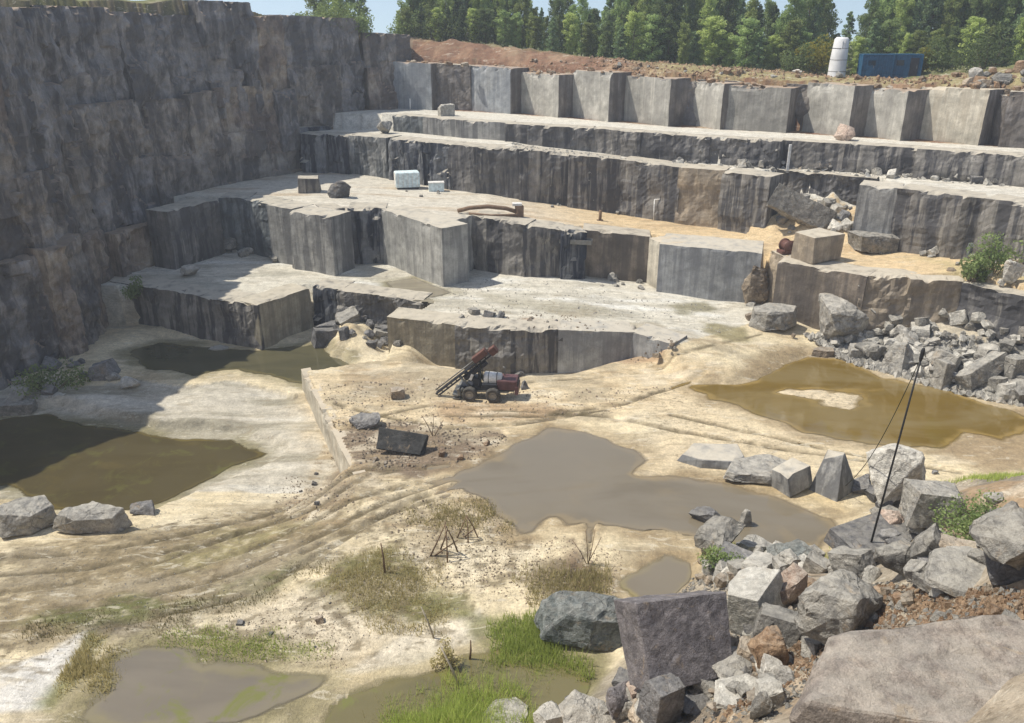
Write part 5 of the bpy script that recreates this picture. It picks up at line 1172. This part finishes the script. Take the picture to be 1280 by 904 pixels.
def bush(name, label, px, py, wpx, hpx, mat, cat='bush', group=None, yy=None, n=9, leafs=70, size=.12):
    if yy is None: p, d = hit(px, py)
    else:
        x, y, z = at_rim(px, py, yy); p = Vector((x, y, z)); d = (p - Vector((0, 0, CAMZ))).length
    w, h = wpx * d / FPX, hpx * d / FPX; rg = random.Random(int(px * 7 + py)); o = empty(name, p); tag(o, label, cat, group); tb = bmesh.new(); cs = []
    for k in range(n):
        a = rg.uniform(0, 6.28); r = w * .5 * rg.random() ** .6; e = (math.cos(a) * r, math.sin(a) * r * .8, h * rg.uniform(.35, .95) * (1 - .5 * (r / (w * .5)) ** 2))
        bm_tube(tb, [(e[0] * .2, e[1] * .2, -.1), (e[0] * .6, e[1] * .6, e[2] * .5), e], [.04, .03, .01], 5, False); cs.append((*e, max(w, h) * .2, rg.uniform(.1, .9))); cs.append((e[0] * .8, e[1] * .8, e[2] * .55, max(w, h) * .2, rg.uniform(0, .7)))
    link('stem', mesh_bm('stem', tb, M['bark_dark']), o); V, Fq, T = leaf_cloud(rg, cs, leafs, size); cm = mesh_np('foliage', V, Fq, M[mat]); fattr(cm, 'tone', T); link('foliage', cm, o); return o
bush('shrub', 'yellowing bush on the rim left of the white silo', 1018, 92, 44, 44, 'leaf_yellow', yy=106, size=.15, n=12)
bush('shrub', 'low green bush on the rim left of the yellowing bush', 992, 92, 36, 32, 'leaf_bush', yy=106, size=.15)
bush('shrub', 'green bush right of the blue containers on the rim', 1168, 98, 46, 34, 'leaf_bush', yy=101, size=.15, n=12)
bush('shrub', 'yellow-green bush touching the right end of the blue containers', 1150, 98, 26, 24, 'leaf_yellow', yy=101, size=.14)
bush('shrub', 'big pale green bush at the right end of the rim above the spoil bank', 1232, 86, 60, 50, 'leaf_bush', yy=97, size=.15, n=14)
bush('shrub', 'green weeds bush on the bench at the right edge', 1240, 345, 60, 46, 'leaf_bush', n=12, size=.13)
bush('shrub', 'smaller green bush left of the weeds bush on the right bench', 1212, 352, 30, 30, 'leaf_bush', size=.12)
bush('shrub', 'leafy weeds around the grey-green block on the near heap', 1222, 668, 84, 40, 'leaf_bush', n=14, leafs=90, size=.09)
bush('shrub', 'low moss-green weeds by the lumpy boulder in the near pool', 905, 718, 56, 34, 'leaf_bush', n=10, leafs=80, size=.07)
bush('shrub', 'dark green creeper at the foot of the left wall', 62, 488, 70, 30, 'leaf_bush', n=10, size=.13)
bush('shrub', 'small creeper hanging in the cleft of the left wall', 172, 372, 34, 26, 'leaf_bush', n=7, size=.12)
bush('shrub', 'dry dark weed clump left of the stake in the grassy puddle', 560, 830, 36, 34, 'grass_dry', n=8, leafs=50, size=.06)

# ------------------------------------------------------------------ grass (beyond counting)
grg = np.random.default_rng(4)
def blades(name, label, pixpoly, zp, n, hmin, hmax, mat, clump=.0, kind='stuff'):
    poly = WP(pixpoly, zp); P = np.array(poly); a, b = P.min(0), P.max(0)
    pts = grg.uniform(a, b, (n * 4, 2)); s = sdist(poly, pts[:, 0], pts[:, 1]); dens = fbm(pts[:, 0] * .8, pts[:, 1] * .8, 0, 71, 3)
    pts = pts[(grg.random(len(pts)) < sstep(-.9, 1.6, s + 1.3 * dens)) & (dens > -.05 - grg.random(len(pts)) * .5)][:n]; m = len(pts)
    z = gheight(pts[:, 0], pts[:, 1]); h = grg.uniform(hmin, hmax, m) * (1 + .5 * fbm(pts[:, 0] * .5, pts[:, 1] * .5, 0, 73, 2)); an = grg.uniform(0, 6.28, m); wdt = grg.uniform(.012, .03, m); ln = grg.uniform(.1, .55, m) * h; la = grg.uniform(0, 6.28, m)
    dx, dy = np.cos(an) * wdt, np.sin(an) * wdt
    b0 = np.stack([pts[:, 0] - dx, pts[:, 1] - dy, z - .03], 1); b1 = np.stack([pts[:, 0] + dx, pts[:, 1] + dy, z - .03], 1)
    t0 = np.stack([pts[:, 0] + np.cos(la) * ln - dx * .15, pts[:, 1] + np.sin(la) * ln - dy * .15, z + h], 1); t1 = t0 + np.stack([dx * .3, dy * .3, 0 * h], 1)
    V = np.stack([b0, b1, t1, t0], 1).reshape(-1, 3); me = mesh_np(name, V, np.arange(4 * m).reshape(-1, 4), M[mat]); fattr(me, 'tone', np.repeat(grg.random(m), 4))
    return tag(link(name, me), label, 'grass', None, kind)
blades('grass', 'bright fresh grass growing out of the puddle at the bottom edge', [(475,904),(520,880),(590,862),(650,845),(672,860),(668,904),(560,930),(470,930)], -.1, 9000, .35, .85, 'grass')
blades('grass', 'olive grass at the right shore of the grassy puddle', [(620,800),(630,765),(660,775),(690,790),(740,820),(720,850),(660,850),(600,840)], 0, 5000, .2, .5, 'grass')
blades('grass', 'short weeds in the olive patch beside the stakes', [(385,735),(430,705),(490,690),(530,715),(565,765),(550,800),(490,800),(430,775)], -.3, 4500, .08, .3, 'grass_dry')
blades('grass', 'short weeds along the muddy wheel tracks', [(20,805),(60,775),(180,765),(300,748),(370,705),(420,705),(330,765),(240,785),(120,812)], -.4, 3500, .05, .18, 'grass_dry')
blades('grass', 'dry weeds on the spit between the two brown pools', [(640,722),(700,700),(760,715),(770,745),(720,758),(670,745)], 0, 3000, .1, .4, 'grass_dry')
blades('grass', 'thin sedge in the murky shallows at the bottom left', [(60,905),(95,855),(118,815),(135,820),(150,850),(140,900)], -1.2, 2500, .1, .35, 'grass_dry')
blades('grass', 'moss and weeds along the murky puddle shore', [(200,830),(260,805),(340,820),(420,835),(330,850),(250,845)], -1.2, 2500, .05, .18, 'grass')
blades('grass', 'weeds between the blocks at the right of the near heap', [(1180,610),(1240,590),(1330,600),(1330,660),(1230,660)], .6, 3500, .15, .45, 'grass')
blades('grass', 'dark weeds at the brown pool shore left of the stick tripods', [(500,640),(600,622),(645,640),(640,680),(610,665),(540,655)], 0, 2500, .08, .3, 'grass_dry')
blades('grass', 'green weeds beside the mossy stone of the near pool', [(870,690),(900,670),(1010,690),(1050,690),(1030,720),(900,730)], .3, 2200, .1, .35, 'grass')
blades('grass', 'pale dry grass fringe along the far rim', [(850,92),(1000,96),(1240,100),(1290,80),(1000,78),(850,80)], 20.8, 6000, .25, .7, 'grass_dry')

blades('grass', 'straw-coloured stems among the bright grass at the bottom edge', [(460,904),(520,870),(590,852),(660,830),(690,850),(680,904),(560,930),(450,930)], -.1, 2600, .2, .7, 'grass_dry')
# crumbled gravel (beyond counting)
def gravel(name, label, pixpoly, n, smin, smax, mat):
    base = np.array([(1, 0, -.5), (-.4, .9, -.4), (-.5, -.8, -.45), (.1, .1, .8), (.6, .7, .3), (.3, -.9, .35)], float); tri = np.array([(0, 1, 4), (1, 3, 4), (4, 3, 0), (0, 3, 5), (5, 3, 2), (2, 3, 1), (0, 5, 2), (0, 2, 1)])
    P = np.array(pixpoly, float); a, b = P.min(0), P.max(0); q = grg.uniform(a, b, (n * 5, 2)); q = q[sdist(pixpoly, q[:, 0], q[:, 1]) > 0]
    pl = [(h.x, h.y) for h in (hit(*p)[0] for p in pixpoly)]
    Pw = np.array(pl); a, b = Pw.min(0), Pw.max(0); w = grg.uniform(a, b, (n * 5, 2)); w = w[sdist(pl, w[:, 0], w[:, 1]) > 0][:n]; m = len(w)
    s = smin * (smax / smin) ** (grg.random(m) ** 2.2); z = gheight(w[:, 0], w[:, 1]); an = grg.uniform(0, 6.28, m); V = base[None] * s[:, None, None] * grg.uniform(.7, 1.3, (m, 6, 3))
    c, sn = np.cos(an)[:, None], np.sin(an)[:, None]; V = np.stack([V[:, :, 0] * c - V[:, :, 1] * sn, V[:, :, 0] * sn + V[:, :, 1] * c, V[:, :, 2]], 2) + np.stack([w[:, 0], w[:, 1], z + s * .2], 1)[:, None]
    Fq = (tri[None] + (np.arange(m) * 6)[:, None, None]).reshape(-1, 3); me = mesh_np(name, V.reshape(-1, 3), Fq, M[mat]); return tag(link(name, me), label, 'gravel', None, 'stuff')
gravel('gravel', 'crumbled pale gravel on the near heap', [(860,720),(1000,720),(1100,725),(1290,740),(1290,800),(1100,800),(960,904),(780,904),(800,860)], 3500, .03, .16, 'stone')
gravel('gravel', 'crumbled brown earth around the huge slab', [(1090,735),(1290,738),(1290,800),(1150,790),(980,860),(900,904),(960,820)], 5000, .03, .14, 'clod')
gravel('gravel', 'small broken stone filling the right-hand rubble bank', [(1005,418),(1060,415),(1110,408),(1290,430),(1290,510),(1200,495),(1060,456)], 5500, .06, .5, 'stone_w')
gravel('gravel', 'fine dark debris around the black slab', [(402,565),(440,530),(520,525),(640,545),(600,575),(470,592)], 1500, .03, .14, 'stone_b')
gravel('gravel', 'loose brown earth crumbs along the far rim', [(640,80),(860,96),(1000,100),(1240,112),(1280,100),(1000,90),(700,78)], 3000, .06, .3, 'clod')
gravel('gravel', 'dark crumbs of mud beside the wheel tracks', [(330,650),(360,590),(440,585),(450,640),(380,655)], 900, .02, .09, 'stone_b')
gravel('gravel', 'dark crumbs on the pale sand above the murky puddle', [(250,795),(380,745),(450,780),(430,838),(330,828)], 700, .02, .07, 'stone_b')
gravel('gravel', 'trampled dark crumbs around the stick tripods', [(480,640),(600,610),(640,660),(640,720),(560,740),(500,700)], 1600, .02, .09, 'stone_b')
gravel('gravel', 'dark crumbs on the spit between the brown pools', [(600,700),(700,670),(780,690),(770,750),(680,760),(600,740)], 1400, .02, .09, 'stone_b')
gravel('gravel', 'brown crumbs scattered over the machine yard', [(400,480),(560,470),(700,490),(860,480),(760,520),(560,530),(420,560)], 1600, .03, .12, 'stone_b')
gravel('gravel', 'broken stone chips along the lip of the crescent cut', [(560,385),(740,398),(850,420),(840,440),(700,412),(570,404)], 500, .03, .14, 'stone_b')
gravel('gravel', 'grey chips strewn over the second ledge', [(640,188),(980,212),(1290,236),(1290,226),(980,204),(640,180)], 1500, .05, .3, 'stone')

gravel('gravel', 'fine grey grit scattered over the sandy floor', [(0,700),(330,600),(560,600),(640,680),(560,800),(300,840),(0,840)], 5000, .015, .05, 'stone')
gravel('gravel', 'pale chips strewn over the pale floor', [(480,345),(700,352),(900,385),(900,420),(740,398),(520,385)], 900, .03, .12, 'stone')
for px_, py_, yy_, w_, h_, lb in ((388, 22, 118, 40, 26, 'leafy bush at the left end of the rim vegetation'), (415, 28, 119, 46, 34, 'second leafy bush from the left on the left rim'), (446, 34, 121, 44, 34, 'leafy bush under the dark-trunked tree on the left rim'), (508, 44, 130, 40, 36, 'leafy bush just right of the sky gap'), (540, 50, 129, 46, 36, 'wide leafy bush on the rim, second right of the sky gap'), (575, 58, 128, 46, 36, 'wide leafy bush on the rim, third right of the sky gap')):
    bush('shrub', lb, px_, py_, w_, h_, 'leaf_bush', yy=yy_, n=12, size=.17, leafs=60)

# ------------------------------------------------------------------ thin summer haze in the air of the quarry
hb = bmesh.new(); bm_box(hb, (0, 0, 21.), (820, 820, 62)); hm = bpy.data.materials.new('haze'); hm.use_nodes = True; hn = hm.node_tree
hn.nodes.remove(hn.nodes['Principled BSDF']); pv = hn.nodes.new('ShaderNodeVolumePrincipled'); pv.inputs['Color'].default_value = (.86, .92, 1, 1); pv.inputs['Density'].default_value = .0008; pv.inputs['Anisotropy'].default_value = .1
hn.links.new(pv.outputs[0], hn.nodes['Material Output'].inputs['Volume'])
tag(link('haze', mesh_bm('haze', hb, hm)), kind='stuff')
